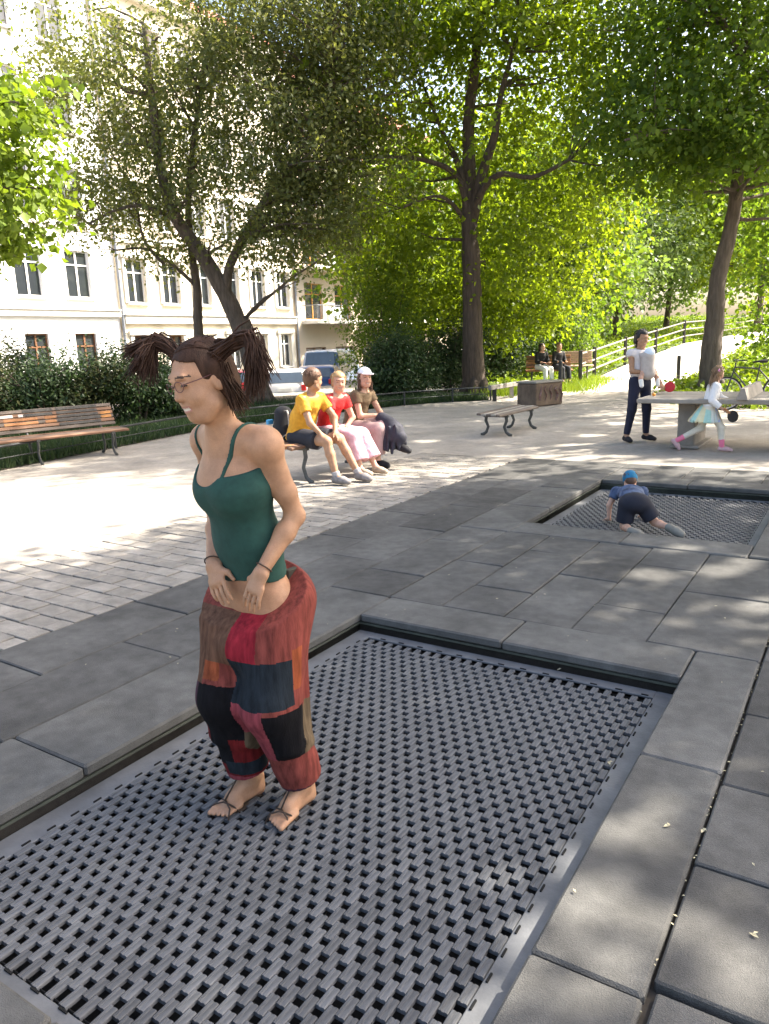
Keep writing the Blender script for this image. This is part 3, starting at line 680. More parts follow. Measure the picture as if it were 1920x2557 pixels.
# ------------------------------------------------------------------ bicycle behind the table
def bicycle(label, p, rz):
    b = empty('bicycle', p, rz, label, 'bicycle'); m_bf = M('bike_frame', (.03, .03, .035), .35, .2, 5)
    for x, nm in ((0, 'front_wheel'), (1.06, 'rear_wheel')):
        w = MB(); R_ = .335; ring = [(x + R_ * math.cos(2 * math.pi * k / 28), 0, .345 + R_ * math.sin(2 * math.pi * k / 28)) for k in range(29)]
        w.tube(ring, .019, 6, False); wo = w.build(nm, m_tyre, b, True)
        r_ = MB(); r_.tube([(x + .31 * math.cos(2 * math.pi * k / 24), 0, .345 + .31 * math.sin(2 * math.pi * k / 24)) for k in range(25)], .01, 5, False)
        for k in range(12): r_.tube([(x, 0, .345), (x + .31 * math.cos(2 * math.pi * k / 12), 0, .345 + .31 * math.sin(2 * math.pi * k / 12))], .0025, 4)
        r_.tube([(x, -.04, .345), (x, .04, .345)], .022, 8); r_.build('rim', m_rim, wo)
    f = MB()
    for a, c_ in (((0, 0, .345), (.16, 0, .90)), ((.16, 0, .88), (.62, 0, .84)), ((.15, 0, .78), (.55, 0, .30)), ((.55, 0, .30), (.64, 0, .92)), ((.55, 0, .30), (1.06, 0, .345)), ((1.06, 0, .345), (.63, 0, .82))): f.tube([a, c_], .016, 7)
    f.build('frame', m_bf, b); s_ = MB(); s_.tube([(.50, 0, .97), (.62, 0, .985), (.76, 0, .99)], [.025, .05, .085], 8, True, .5); s_.build('saddle', m_tyre, b, True)
    h_ = MB(); h_.tube([(.16, 0, .88), (.17, 0, 1.0)], .014, 6); h_.tube([(.30, -.28, 1.02), (.2, -.24, 1.02), (.16, 0, 1.0), (.2, .24, 1.02), (.30, .28, 1.02)], .013, 6); h_.build('handlebar', m_bf, b)
    c_ = MB(); c_.lathe((.55, -.05, .30), [(.02, -.004), (.09, -.004), (.09, .004), (.02, .004)], 16, (0, 1, 0)); c_.build('crank', m_rim, b)
    return b
bp_ = gp(1825, 1028); bicycle('black bicycle leaning behind the table tennis table', bp_ + np.array([0, .3, 0]), math.radians(-8))
# ------------------------------------------------------------------ foliage
def unit(v): return v / (np.linalg.norm(v, axis=-1, keepdims=True) + 1e-9)
def leaves(centers, normals_bias, size, n_each, spread, droop=0.35, flat=0.55, aspect=0.75, rg=rng):
    """folded kite leaves scattered round cluster centres -> V,F"""
    c = np.repeat(np.asarray(centers), n_each, axis=0); n = len(c)
    off = rg.normal(0, 1, (n, 3)) * np.array([spread, spread, spread * flat]); p = c + off
    nrm = unit(rg.normal(0, 1, (n, 3)) * 0.75 + np.array([0, 0, 0.75]) + normals_bias * 0.5)
    d = rg.normal(0, 1, (n, 3)); d = d - nrm * np.sum(d * nrm, 1, keepdims=True); d = unit(d); d[:, 2] -= droop; d = unit(d)
    s = np.cross(nrm, d); s = unit(s); L_ = size * rg.uniform(0.5, 1.4, (n, 1)); w = L_ * aspect * 0.5
    up = np.cross(d, s)
    V = np.stack([p, p + d * L_ * .42 + s * w + up * w * .25, p + d * L_, p + d * L_ * .42 - s * w + up * w * .25], 1).reshape(-1, 3)
    b = np.arange(n)[:, None] * 4; Fq = np.concatenate([np.concatenate([b, b + 1, b + 2], 1), np.concatenate([b, b + 2, b + 3], 1)], 0)
    return V, Fq
def crown_clusters(lobes, dens, rg=rng, gap=0.0):
    """cluster centres in ellipsoid lobes (centre, radii, weight); denser towards the rim"""
    out = []
    for c, r, w in lobes:
        n = int(dens * w); d = unit(rg.normal(0, 1, (n, 3))); t = rg.uniform(0, 1, (n, 1)) ** (1 / 2.4)
        q = np.asarray(c) + d * t * np.asarray(r) * (1 + .16 * np.sin(d[:, :1] * 7 + d[:, 1:2] * 9 + c[0]))
        out.append(q)
    q = np.concatenate(out)
    if gap > 0:                                   # carve irregular airy gaps
        k = np.sin(q[:, 0] * 1.9 + 1.3) * np.sin(q[:, 1] * 1.7 + .4) * np.sin(q[:, 2] * 2.3 + 2.1); q = q[k > -gap]
    return q
def smooth_path(pts, n=10):
    pts = np.asarray(pts, float); t = np.linspace(0, len(pts) - 1, n); out = []
    for x in t:
        i = min(int(x), len(pts) - 2); f = x - i; p0, p1, p2, p3 = pts[max(i - 1, 0)], pts[i], pts[i + 1], pts[min(i + 2, len(pts) - 1)]
        out.append(.5 * ((2 * p1) + (-p0 + p2) * f + (2 * p0 - 5 * p1 + 4 * p2 - p3) * f * f + (-p0 + 3 * p1 - 3 * p2 + p3) * f ** 3))
    return np.array(out)
m_bark = M('bark', (.075, .055, .04), .95, .45, 3, .03, 9, stretch=(5, 5, .7)); m_bark2 = M('bark_grey', (.11, .085, .065), .95, .4, 3, .025, 9, stretch=(5, 5, .7))
def tree(name, label, base, limbs, lobes, dens, n_each, size, spread, lmat, bmat, group=None, twigs=60, gap=0.0, droop=.35, flat=.55, aspect=.75, cut=None, holes=None):
    """limbs: list of (points, r0, r1); crown from lobes; twigs join limbs to clusters"""
    base = np.asarray(base, float); t = empty(name, base, 0, label, 'tree' if 'tree' in name else 'shrub', group)
    mb = MB(); nodes = []
    for pts, r0, r1 in limbs:
        q = smooth_path(pts, max(6, 4 * len(pts))); m = len(q)
        rad = [r0 + (r1 - r0) * (i / (m - 1)) ** .8 for i in range(m)]
        rad = [r * (1 + .05 * math.sin(i * 2.3 + r0 * 90)) for i, r in enumerate(rad)]
        mb.tube(q - base, rad, 12 if r0 > .12 else 8, True, jit=.05); nodes += [(p, r) for p, r in zip(q[m // 3:], rad[m // 3:])]
    if limbs and limbs[0][1] > .15:                # root flare
        p = np.asarray(limbs[0][0][0]); r0 = limbs[0][1]
        for k in range(6):
            a = k * 1.05 + .3; d = np.array([math.cos(a), math.sin(a), 0]); mb.tube([p - base + d * r0 * .4 + ZUP * r0 * 1.6, p - base + d * r0 * .9 + ZUP * r0 * .5, p - base + d * r0 * 1.5 - ZUP * .03], [r0 * .45, r0 * .4, r0 * .15], 7)
    cl = crown_clusters(lobes, dens, gap=gap)
    if cut is not None: cl = cl[cut(cl)]
    if len(nodes) and twigs:
        NP = np.array([n[0] for n in nodes]); NR = np.array([n[1] for n in nodes])
        for i in rng.choice(len(cl), min(twigs, len(cl)), replace=False):
            c = cl[i]; d = np.linalg.norm(NP - c, axis=1) + 2.0 * np.maximum(0, NP[:, 2] - c[2] + .3); j = int(np.argmin(d)); a = NP[j]
            if np.linalg.norm(a - c) > 6 or (NR[j] > .17 and np.linalg.norm(a - c) > 1.8): continue
            md = (a + c) / 2 + ZUP * .12 * np.linalg.norm(c - a) * random.uniform(-.3, 1) + rng.normal(0, .12, 3)
            mb.tube(smooth_path([a, md, c], 5) - base, np.linspace(min(NR[j] * .6, .06), .008, 5).tolist(), 5, False)
    me = mb.mesh('trunk'); obj('trunk', me, bmat, t, True)
    ctr = np.mean([l[0] for l in lobes], axis=0); bias = unit(np.repeat(cl, n_each, axis=0) - ctr)
    V, Fq = leaves(cl, bias, size, n_each, spread, droop, flat, aspect)
    if holes:                                     # gaps carved along the sun so dapples fall on chosen ground spots
        q = V.reshape(-1, 4, 3).mean(1); keep = np.ones(len(q), bool)
        for hp_, hr in holes:
            d = q - hp_; d = d - np.outer(d @ SUN, SUN); keep &= np.linalg.norm(d, axis=1) > hr * (1 + .35 * np.sin(q[:, 0] * 9 + q[:, 1] * 7))
        V = V.reshape(-1, 4, 3)[keep].reshape(-1, 3); n_ = keep.sum(); b_ = np.arange(n_)[:, None] * 4; Fq = np.concatenate([np.concatenate([b_, b_ + 1, b_ + 2], 1), np.concatenate([b_, b_ + 2, b_ + 3], 1)], 0)
    obj('crown', npmesh('crown', V - base, Fq), lmat, t)
    return t
lm_lime = leafmat('leaf_linden', (.065, .105, .012), (.12, .17, .02), .60, (2.6, 2.35, .6))
lm_limed = leafmat('leaf_linden_deep', (.045, .085, .014), (.10, .15, .024), .56, (2.3, 2.2, .75))
lm_olive = leafmat('leaf_olive', (.07, .092, .03), (.145, .155, .055), .50, (1.9, 1.8, .9))
lm_bright = leafmat('leaf_bright', (.11, .17, .018), (.18, .24, .03), .45, (1.5, 1.5, .6))
lm_pale = leafmat('leaf_pale', (.10, .16, .04), (.17, .22, .07), .42, (1.4, 1.45, .7))  # lighter green carries the sunlit haze of the far trees
lm_dark = leafmat('leaf_dark', (.022, .045, .016), (.055, .085, .028), .25, (1.2, 1.4, .8))
lm_shrub = leafmat('leaf_shrub', (.025, .045, .015), (.085, .085, .03), .25, (1.2, 1.3, .8))
lm_cover = leafmat('leaf_cover', (.12, .19, .015), (.22, .28, .03), .35, (1.4, 1.4, .5))
def pt(x, y, Y): return at(x, y, Y)
# centre linden
c0 = gp(1185, 985); Yc = c0[1]
tree('linden_tree', 'tall linden with thick dark forked trunk in the middle of the park', c0,
     [([c0, pt(1180, 850, Yc), pt(1178, 700, Yc), pt(1172, 560, Yc), pt(1172, 440, Yc + .2), pt(1170, 300, Yc + .3), pt(1190, 120, Yc), pt(1200, -150, Yc)], .37, .10),
      ([pt(1176, 560, Yc), pt(1205, 430, Yc - .3), pt(1235, 340, Yc - .5), pt(1250, 240, Yc - .6), pt(1300, 60, Yc - .8)], .19, .05),
      ([pt(1178, 545, Yc), pt(1205, 475, Yc - .5), pt(1250, 435, Yc - 1), pt(1330, 442, Yc - 1.4), pt(1420, 400, Yc - 1.8)], .13, .04),
      ([pt(1172, 540, Yc), pt(1140, 440, Yc - .2), pt(1060, 400, Yc - .6), pt(945, 390, Yc - 1)], .12, .04),
      ([pt(1170, 500, Yc), pt(1140, 400, Yc + .2), pt(1105, 330, Yc + .5), pt(1060, 220, Yc + .8)], .12, .035),
      ([pt(1165, 560, Yc), pt(1130, 510, Yc - .3), pt(1085, 490, Yc - .6), pt(1000, 520, Yc - 1)], .08, .03)],
     [(pt(1000, 330, Yc), (3.2, 3.6, 3.0), 1.0), (pt(1200, 120, Yc), (3.8, 4.0, 3.2), 1.3), (pt(1400, 320, Yc - .5), (3.6, 3.6, 3.2), 1.2), (pt(1330, 600, Yc + 1.2), (2.6, 2.6, 2.6), .8),
      (pt(980, 600, Yc + 1.5), (2.4, 2.4, 1.9), .55), (pt(1200, -200, Yc), (4, 4, 3), 1.0), (pt(1440, 60, Yc), (3, 3.2, 3), .8), (pt(1000, 60, Yc), (3, 3, 2.6), .8), (pt(1290, 780, Yc + 2.5), (1.7, 1.5, 1.2), .35), (pt(1120, 720, Yc + 3.0), (2.2, 1.6, 1.4), .4)],
     800, 13, .155, .30, lm_lime, m_bark, 'lindens around the playground', 130, .26, .45, cut=lambda q: ~((q[:, 1] < Yc + .4) & (q[:, 0] > 0.0) & (q[:, 0] < 5.4) & (q[:, 2] > 4.6) & (q[:, 2] < 9.0) & (rng.uniform(0, 1, len(q)) < .86)))
# right linden with leaning trunk
YR = 20.0; r0_ = at(1775, 968, YR); r0_[2] = .05
tree('linden_tree', 'linden with bare leaning trunk behind the girl and the table', r0_,
     [([r0_, pt(1775, 880, YR), pt(1785, 800, YR), pt(1792, 700, YR), pt(1822, 580, YR), pt(1838, 480, YR), pt(1850, 330, YR), pt(1862, 100, YR), pt(1870, -200, YR)], .30, .09),
      ([pt(1850, 330, YR), pt(1890, 210, YR - .5), pt(1960, 150, YR - 1), pt(2060, 90, YR - 1)], .11, .04), ([pt(1858, 160, YR), pt(1780, 20, YR - .6), pt(1680, -60, YR - 1)], .10, .04), ([pt(1845, 400, YR), pt(1760, 330, YR - .8), pt(1660, 330, YR - 1.6), pt(1560, 350, YR - 2)], .06, .025)],
     [(pt(1850, 180, YR - .5), (3.0, 3, 2.6), 1.0), (pt(1680, 330, YR - 1.0), (2.2, 2.4, 1.5), .75), (pt(1880, 350, YR - 1.6), (1.8, 1.8, .9), .45), (pt(1950, 560, YR + 2), (1.6, 2.4, 1.8), .4), (pt(1700, 60, YR), (2.4, 2.5, 2.0), .7), (pt(1900, -150, YR), (3.6, 3.5, 2.5), 1.0), (pt(2080, 250, YR), (2.6, 3, 3), .7), (pt(1935, 760, YR + 2.6), (1.0, 1.2, 1.6), .22)],
     680, 13, .15, .28, lm_limed, m_bark2, 'lindens around the playground', 90, .20, .45)
# leaning old tree on the left with several stems
YL = 22.0; l0 = at(645, 1000, YL); l0[2] = 0.0
tree('leaning_tree', 'old leaning multi-stemmed tree with olive foliage behind the jumping woman', l0,
     [([l0, pt(638, 930, YL), pt(605, 830, YL), pt(560, 730, YL - .1), pt(500, 630, YL - .2), pt(440, 545, YL - .3), pt(400, 420, YL - .3), pt(380, 250, YL), pt(360, 60, YL)], .36, .07),
      ([pt(628, 890, YL), pt(622, 845, YL), pt(612, 805, YL), pt(608, 796, YL)], .20, .12),
      ([pt(500, 900, YL + .6), pt(494, 800, YL + .6), pt(492, 720, YL + .5), pt(478, 620, YL + .4), pt(470, 480, YL + .3), pt(490, 300, YL), pt(520, 120, YL)], .17, .05),
      ([pt(566, 735, YL - .1), pt(572, 670, YL - .3), pt(610, 590, YL - .6), pt(680, 470, YL - 1), pt(770, 350, YL - 1.2), pt(830, 200, YL - 1.2), pt(880, 20, YL - 1)], .15, .05),
      ([pt(490, 715, YL + .5), pt(430, 660, YL + .2), pt(365, 622, YL), pt(290, 625, YL - .3)], .07, .025), ([pt(440, 550, YL - .3), pt(360, 515, YL - .5), pt(290, 525, YL - .8), pt(220, 560, YL - 1)], .07, .025), ([pt(410, 660, YL), pt(360, 600, YL), pt(330, 480, YL), pt(250, 330, YL)], .05, .02)],
     [(pt(330, 330, YL), (2.7, 3.0, 2.6), .52), (pt(200, 200, YL), (1.7, 2.2, 2.3), .34), (pt(480, 200, YL), (2.5, 2.6, 2.2), .46), (pt(700, 260, YL - 1), (2.5, 2.6, 2.8), .85), (pt(830, 400, YL - 1), (2.0, 2.2, 2.0), .6), (pt(720, 560, YL - 1), (2.0, 2.0, 1.5), .48), (pt(420, 470, YL), (2.2, 2.4, 1.3), .28), (pt(250, 520, YL - .5), (1.6, 1.8, .9), .16), (pt(700, 40, YL - 1), (3, 3, 1.8), .8), (pt(870, 130, YL - .6), (2.0, 2.4, 2.2), .6), (pt(430, 640, YL), (1.2, 1.2, .6), .07)],
     760, 22, .125, .30, lm_olive, m_bark2, None, 170, .30, .5, .6, .55)
# branch of a near maple reaching in from the left
f0 = np.array([-8.6, 10.8, -.01])
tree('maple_tree', 'sunlit yellow-green maple reaching in at the edge of the picture', f0,
     [([f0, f0 + np.array([.1, 0, 2]), f0 + np.array([.3, .1, 4.5]), f0 + np.array([.2, .1, 7]), f0 + np.array([.3, 0, 9.5])], .24, .06), ([f0 + np.array([.2, 0, 3.2]), pt(-250, 560, 11), pt(-60, 480, 11), pt(90, 470, 11)], .08, .015), ([f0 + np.array([.3, 0, 4.2]), pt(-200, 330, 11), pt(-40, 260, 11), pt(70, 260, 11)], .08, .015)],
     [(pt(20, 300, 11), (.75, .9, .62), .16), (pt(30, 490, 11.2), (.85, .9, .55), .17), (pt(-10, 590, 11), (.7, .8, .35), .09), (pt(-250, 350, 11), (1.4, 1.6, 1.8), .5), (pt(-500, 100, 11), (2, 2, 2), .6)],
     420, 14, .12, .17, lm_bright, m_bark2, None, 40, 0, .5, .5, .95)
# shrubs and small trees in the planting bed
def shrub(label, base, h, w, dens, size, lmat, group, n_each=12, spread=.16, nm='shrub', top=1.0):
    base = np.asarray(base, float); st = []
    for k in range(6):
        a = k * 1.05 + random.random(); e = base + np.array([math.cos(a) * w * .5, math.sin(a) * w * .5, h * random.uniform(.6, .9)]); st.append(([base + np.array([math.cos(a), math.sin(a), 0]) * .08, (base + e) / 2 + ZUP * .15, e], .03, .008))
    lobes = [(base + np.array([random.uniform(-.4, .4) * w, random.uniform(-.3, .3) * w, h * f]), (w * s, w * s, h * .34), s) for f, s in ((.28, .62), (.5, .66), (.72, .5 * top), (.4, .6))]
    return tree(nm, label, base, st, lobes, dens, n_each, size, spread, lmat, m_bark, group, 24, 0, .3, .7, .5)
def bp(x, y, Y): p = at(x, y, Y); p[2] = 0; return p
SG = 'dark shrubs in the planting bed'
shrub('dark shrub at the picture edge behind the long bench', bp(-40, 1000, 15.5), 1.75, 1.35, 330, .085, lm_shrub, SG)
shrub('broad dark green shrub behind the middle of the long bench', bp(110, 1000, 16), 1.7, 1.4, 330, .085, lm_dark, SG)
shrub('ragged olive shrub behind the bench end', bp(235, 1000, 16.8), 1.55, 1.2, 300, .085, lm_shrub, SG)
shrub('loose dark shrub right of the long bench', bp(345, 1000, 17), 1.75, 1.25, 300, .085, lm_dark, SG)
shrub('dense dark shrub behind the jumping woman\'s head', bp(450, 1000, 17.8), 1.65, 1.2, 300, .085, lm_dark, SG)
shrub('low shrub far back between bench and parked cars', bp(40, 1000, 20), 2.0, 1.8, 300, .1, lm_shrub, SG)
shrub('low shrub behind the two stems', bp(520, 1000, 21), 1.2, 1.0, 220, .09, lm_dark, SG)
shrub('bushy evergreen rising behind the woman in the white cap', bp(955, 1000, 21.5), 1.9, 1.1, 420, .10, lm_dark, SG)
shrub('evergreen with low skirts left of the linden trunk', bp(1020, 1000, 22.5), 1.8, 1.4, 420, .10, lm_dark, SG)
shrub('tall slender bush with thin stems above the evergreens', bp(970, 1000, 24), 4.6, 1.7, 420, .10, lm_limed, SG, top=1.4)
shrub('dark bush close behind the linden trunk', bp(1120, 1000, 25), 2.3, 1.6, 350, .11, lm_dark, SG)
shrub('leafy bush beside the couple\'s bench', bp(1255, 990, 28), 3.0, 1.9, 380, .12, lm_dark, SG)
shrub('dark shady bush behind the pale bench', bp(1400, 980, 30), 3.6, 2.0, 400, .12, lm_limed, SG)
# trees further back
BG = 'trees beyond the ramp and street'
def bgtree(label, base, h, r, lmat, dens=420, size=.24, tr=.25, nm='background_tree', zc=.62):
    base = np.asarray(base, float); tp = base + ZUP * h * .6
    lobes = [(base + np.array([random.uniform(-.35, .35) * r, random.uniform(-.35, .35) * r, h * f]), (r * s, r * s, h * .24), s) for f, s in ((.38, .75), (.55, .9), (.75, .75), (.9, .45))]
    limbs = [([base, base + ZUP * h * .3 + np.array([.2, 0, 0]), tp], tr, tr * .3)] + [([base + ZUP * h * .35, base + ZUP * h * .5 + np.array([math.cos(a), math.sin(a), 0]) * r * .35, base + ZUP * h * .65 + np.array([math.cos(a), math.sin(a), 0]) * r * .7], tr * .4, .03) for a in (0.3, 2.2, 4.2)]
    return tree(nm, label, base, limbs, lobes, dens, 12, size, .42, lmat, m_bark, BG, 30, .3, .4)
bgtree('dark-stemmed tree right behind the pale bench', bp(1440, 960, 33), 9.5, 3.6, lm_limed)
bgtree('broad tree closing the view behind the linden', bp(1240, 960, 36), 11, 4.4, lm_lime)
bgtree('tree standing behind the tall slender bush', bp(1040, 960, 33), 9, 3.4, lm_limed)
bgtree('pale sunlit tree on the grassy hill left of the ramp', [at(1530, 850, 47)[0], 47, .6], 10, 4.5, lm_pale)
bgtree('pale sunlit tree straight above the ramp top', [at(1660, 850, 56)[0], 56, 1.5], 12, 5.0, lm_pale, size=.3)
bgtree('sunlit tree right of the ramp top', [at(1890, 800, 48)[0], 48, 1.5], 12, 4.8, lm_lime, size=.28)
bgtree('rounded tree low behind the ramp fence', [at(1420, 880, 42)[0], 42, .3], 8, 3.6, lm_pale)
bgtree('tall tree far behind the ramp between the paler crowns', [at(1770, 800, 66)[0], 66, 2], 16, 6.5, lm_limed, size=.34)
bgtree('tall far tree above the couple\'s bench', [at(1330, 800, 52)[0], 52, 0], 15, 6.0, lm_limed, size=.32)
# unseen trees added off to the side, crowns placed to shade the playground
SH = 'unseen shade trees added beside the playground'
DAPPLE_HOLES = [(gp(x, y), r) for x, y, r in ((1480, 2275, .15), (1570, 2075, .12), (1700, 2330, .14), (1760, 1905, .10), (1660, 1880, .07), (1850, 2450, .13), (1500, 2470, .10), (1330, 2090, .07), (380, 2290, .07), (1290, 2430, .09), (1130, 2040, .05),
    (1800, 1425, .17), (1890, 1510, .13), (1640, 1440, .15), (1470, 1400, .09), (1860, 1400, .14), (1690, 1372, .12), (1560, 1300, .06), (1290, 1190, .25), (1600, 1160, .30), (1750, 1170, .28), (1450, 1230, .12), (1250, 1260, .12), (1480, 1085, .25), (1560, 1055, .3), (1660, 1060, .3), (1800, 1060, .35), (1430, 1110, .2), (950, 1130, .2), (1060, 1100, .2), (300, 1180, .2), (150, 1160, .15), (1880, 1590, .08), (120, 1965, .06), (1500, 1540, .05))]  # crown gaps aimed to place sun dapples at these ground points
def shade(label, base, crown, r, dens, hz=2.0, gap=.25, size=.18, extra=[]):
    base = np.asarray(base, float); c = np.asarray(crown, float)
    lobes = [(c, (r[0], r[1], r[2]), 1.0), (c + np.array([r[0] * .45, -r[1] * .3, .8]), (r[0] * .6, r[1] * .6, r[2] * .8), .45), (c + np.array([-r[0] * .4, r[1] * .35, .5]), (r[0] * .6, r[1] * .6, r[2] * .8), .45)] + extra
    limbs = [([base, base * .6 + c * .4 - ZUP * 1.5 + ZUP * 0, c], .28, .08)] + [([base * .4 + c * .6 - ZUP * .8, c + np.array([math.cos(a) * r[0] * .5, math.sin(a) * r[1] * .5, .3]), c + np.array([math.cos(a) * r[0] * .85, math.sin(a) * r[1] * .85, .6])], .09, .03) for a in (.4, 2.0, 3.6, 5.1)]
    return tree('unseen_shade_tree', label, base, limbs, lobes, dens, 13, size, .34, lm_lime, m_bark, SH, 30, gap, .4, holes=DAPPLE_HOLES)
shade('unseen shade tree nearest the paving, its crown placed to shade the near trampoline', (10.6, 4.0, 0), (8.0, 5.0, 8.0), (3.5, 3.3, 1.7), 720, gap=.13, extra=[((4.6, 6.3, 7.9), (1.9, 1.6, 1.0), .6), ((6.3, 6.9, 7.9), (1.7, 1.6, 1.0), .55), ((7.5, 8.7, 7.9), (1.7, 1.5, 1.0), .55), ((9.0, 9.7, 8.0), (1.6, 1.4, 1.0), .45)])  # extra lobes added to shade the pavers and slabs
shade('unseen shade tree added to shade the far trampoline', (13.7, 7.8, 0), (11.4, 8.2, 8.4), (3.0, 2.9, 1.8), 620, gap=.09)
shade('unseen shade tree added to shade the ground by the table tennis table', (16.5, 14.5, 0), (13.2, 14.9, 9.0), (3.6, 3.4, 2.0), 760, gap=.10)
shade('tall unseen shade tree, its crown placed to shade the long bench', (14.8, 18.6, 0), (9.0, 16.3, 12.3), (5.4, 3.3, 2.0), 1150, gap=.2)
# ground cover and grass
def scatter_cover(name, label, tris, n, size, mat, hz, grp=None):
    T = np.array(tris); ar = .5 * np.linalg.norm(np.cross(T[:, 1] - T[:, 0], T[:, 2] - T[:, 0]), axis=1); k = rng.choice(len(T), n, p=ar / ar.sum())
    a, b = rng.uniform(0, 1, (2, n, 1)); fl = a + b > 1; a, b = np.where(fl, 1 - a, a), np.where(fl, 1 - b, b)
    p = T[k, 0] + (T[k, 1] - T[k, 0]) * a + (T[k, 2] - T[k, 0]) * b; p[:, 2] += rng.uniform(.2, 1, n) * hz * (.6 + .4 * np.sin(p[:, 0] * 2.1) * np.sin(p[:, 1] * 1.7))
    V, Fq = leaves(p, np.zeros((n * 3, 3)), size, 3, size * .8, .2, .6, .8)
    return tag(obj(name, npmesh(name, V, Fq), mat), label, 'ground cover', kind='stuff')
tb = []
for i in range(7):
    for a, b, c_ in ((br[i], mid[i], mid[i + 1]), (br[i], mid[i + 1], br[i + 1]), (mid[i], bk[i], bk[i + 1]), (mid[i], bk[i + 1], mid[i + 1])): tb.append((a, b, c_))
scatter_cover('ground_cover', 'bright yellow-green leafy ground cover on the bank beside the ramp', tb, 16000, .13, lm_cover, .30)
th = []
for i in range(7): th += [(hl[i], hl[i + 1], hb[i + 1]), (hl[i], hb[i + 1], hb[i])]
scatter_cover('hill_grass', 'sunlit tall grass on the slope behind the ramp fence', th, 12000, .16, lm_cover, .3)
def blades(name, label, region, n, h, mat, w=.006):
    p = region(n); n = len(p); a = rng.uniform(0, 6.28, n); d = np.stack([np.cos(a), np.sin(a), np.zeros(n)], 1); l = rng.normal(0, .35, (n, 2)); hh = h * rng.uniform(.5, 1.2, (n, 1))
    tip = p + np.concatenate([l * hh, hh], 1); V = np.stack([p - d * w, p + d * w, tip], 1).reshape(-1, 3)
    return tag(obj(name, npmesh(name, V, np.arange(n * 3).reshape(-1, 3)), mat), label, 'grass', kind='stuff')
def bedreg(n):
    i = rng.integers(0, 7, n); t = rng.uniform(0, 1, (n, 1)); s = rng.uniform(0, 1, (n, 1)) ** 1.6
    Bd = np.array(bed); Fr = np.array(far_); p = Bd[i] + (Bd[i + 1] - Bd[i]) * t; q = Fr[i] + (Fr[i + 1] - Fr[i]) * t; return p + (q - p) * s * .55
blades('bed_grass', 'dark uncut grass along the planting bed edge', bedreg, 26000, .22, lm_dark, .009)
def railreg(n):
    c = np.array([gp(1240, 985), gp(1275, 982), gp(1430, 975), gp(1500, 955), gp(1445, 968), gp(1470, 962)]); k = rng.integers(0, len(c), n); return c[k] + rng.normal(0, 1, (n, 3)) * np.array([.32, .5, 0])
blades('verge_grass', 'sunlit yellow-green grass tufts around the low rail and post', railreg, 3200, .30, lm_cover, .012)
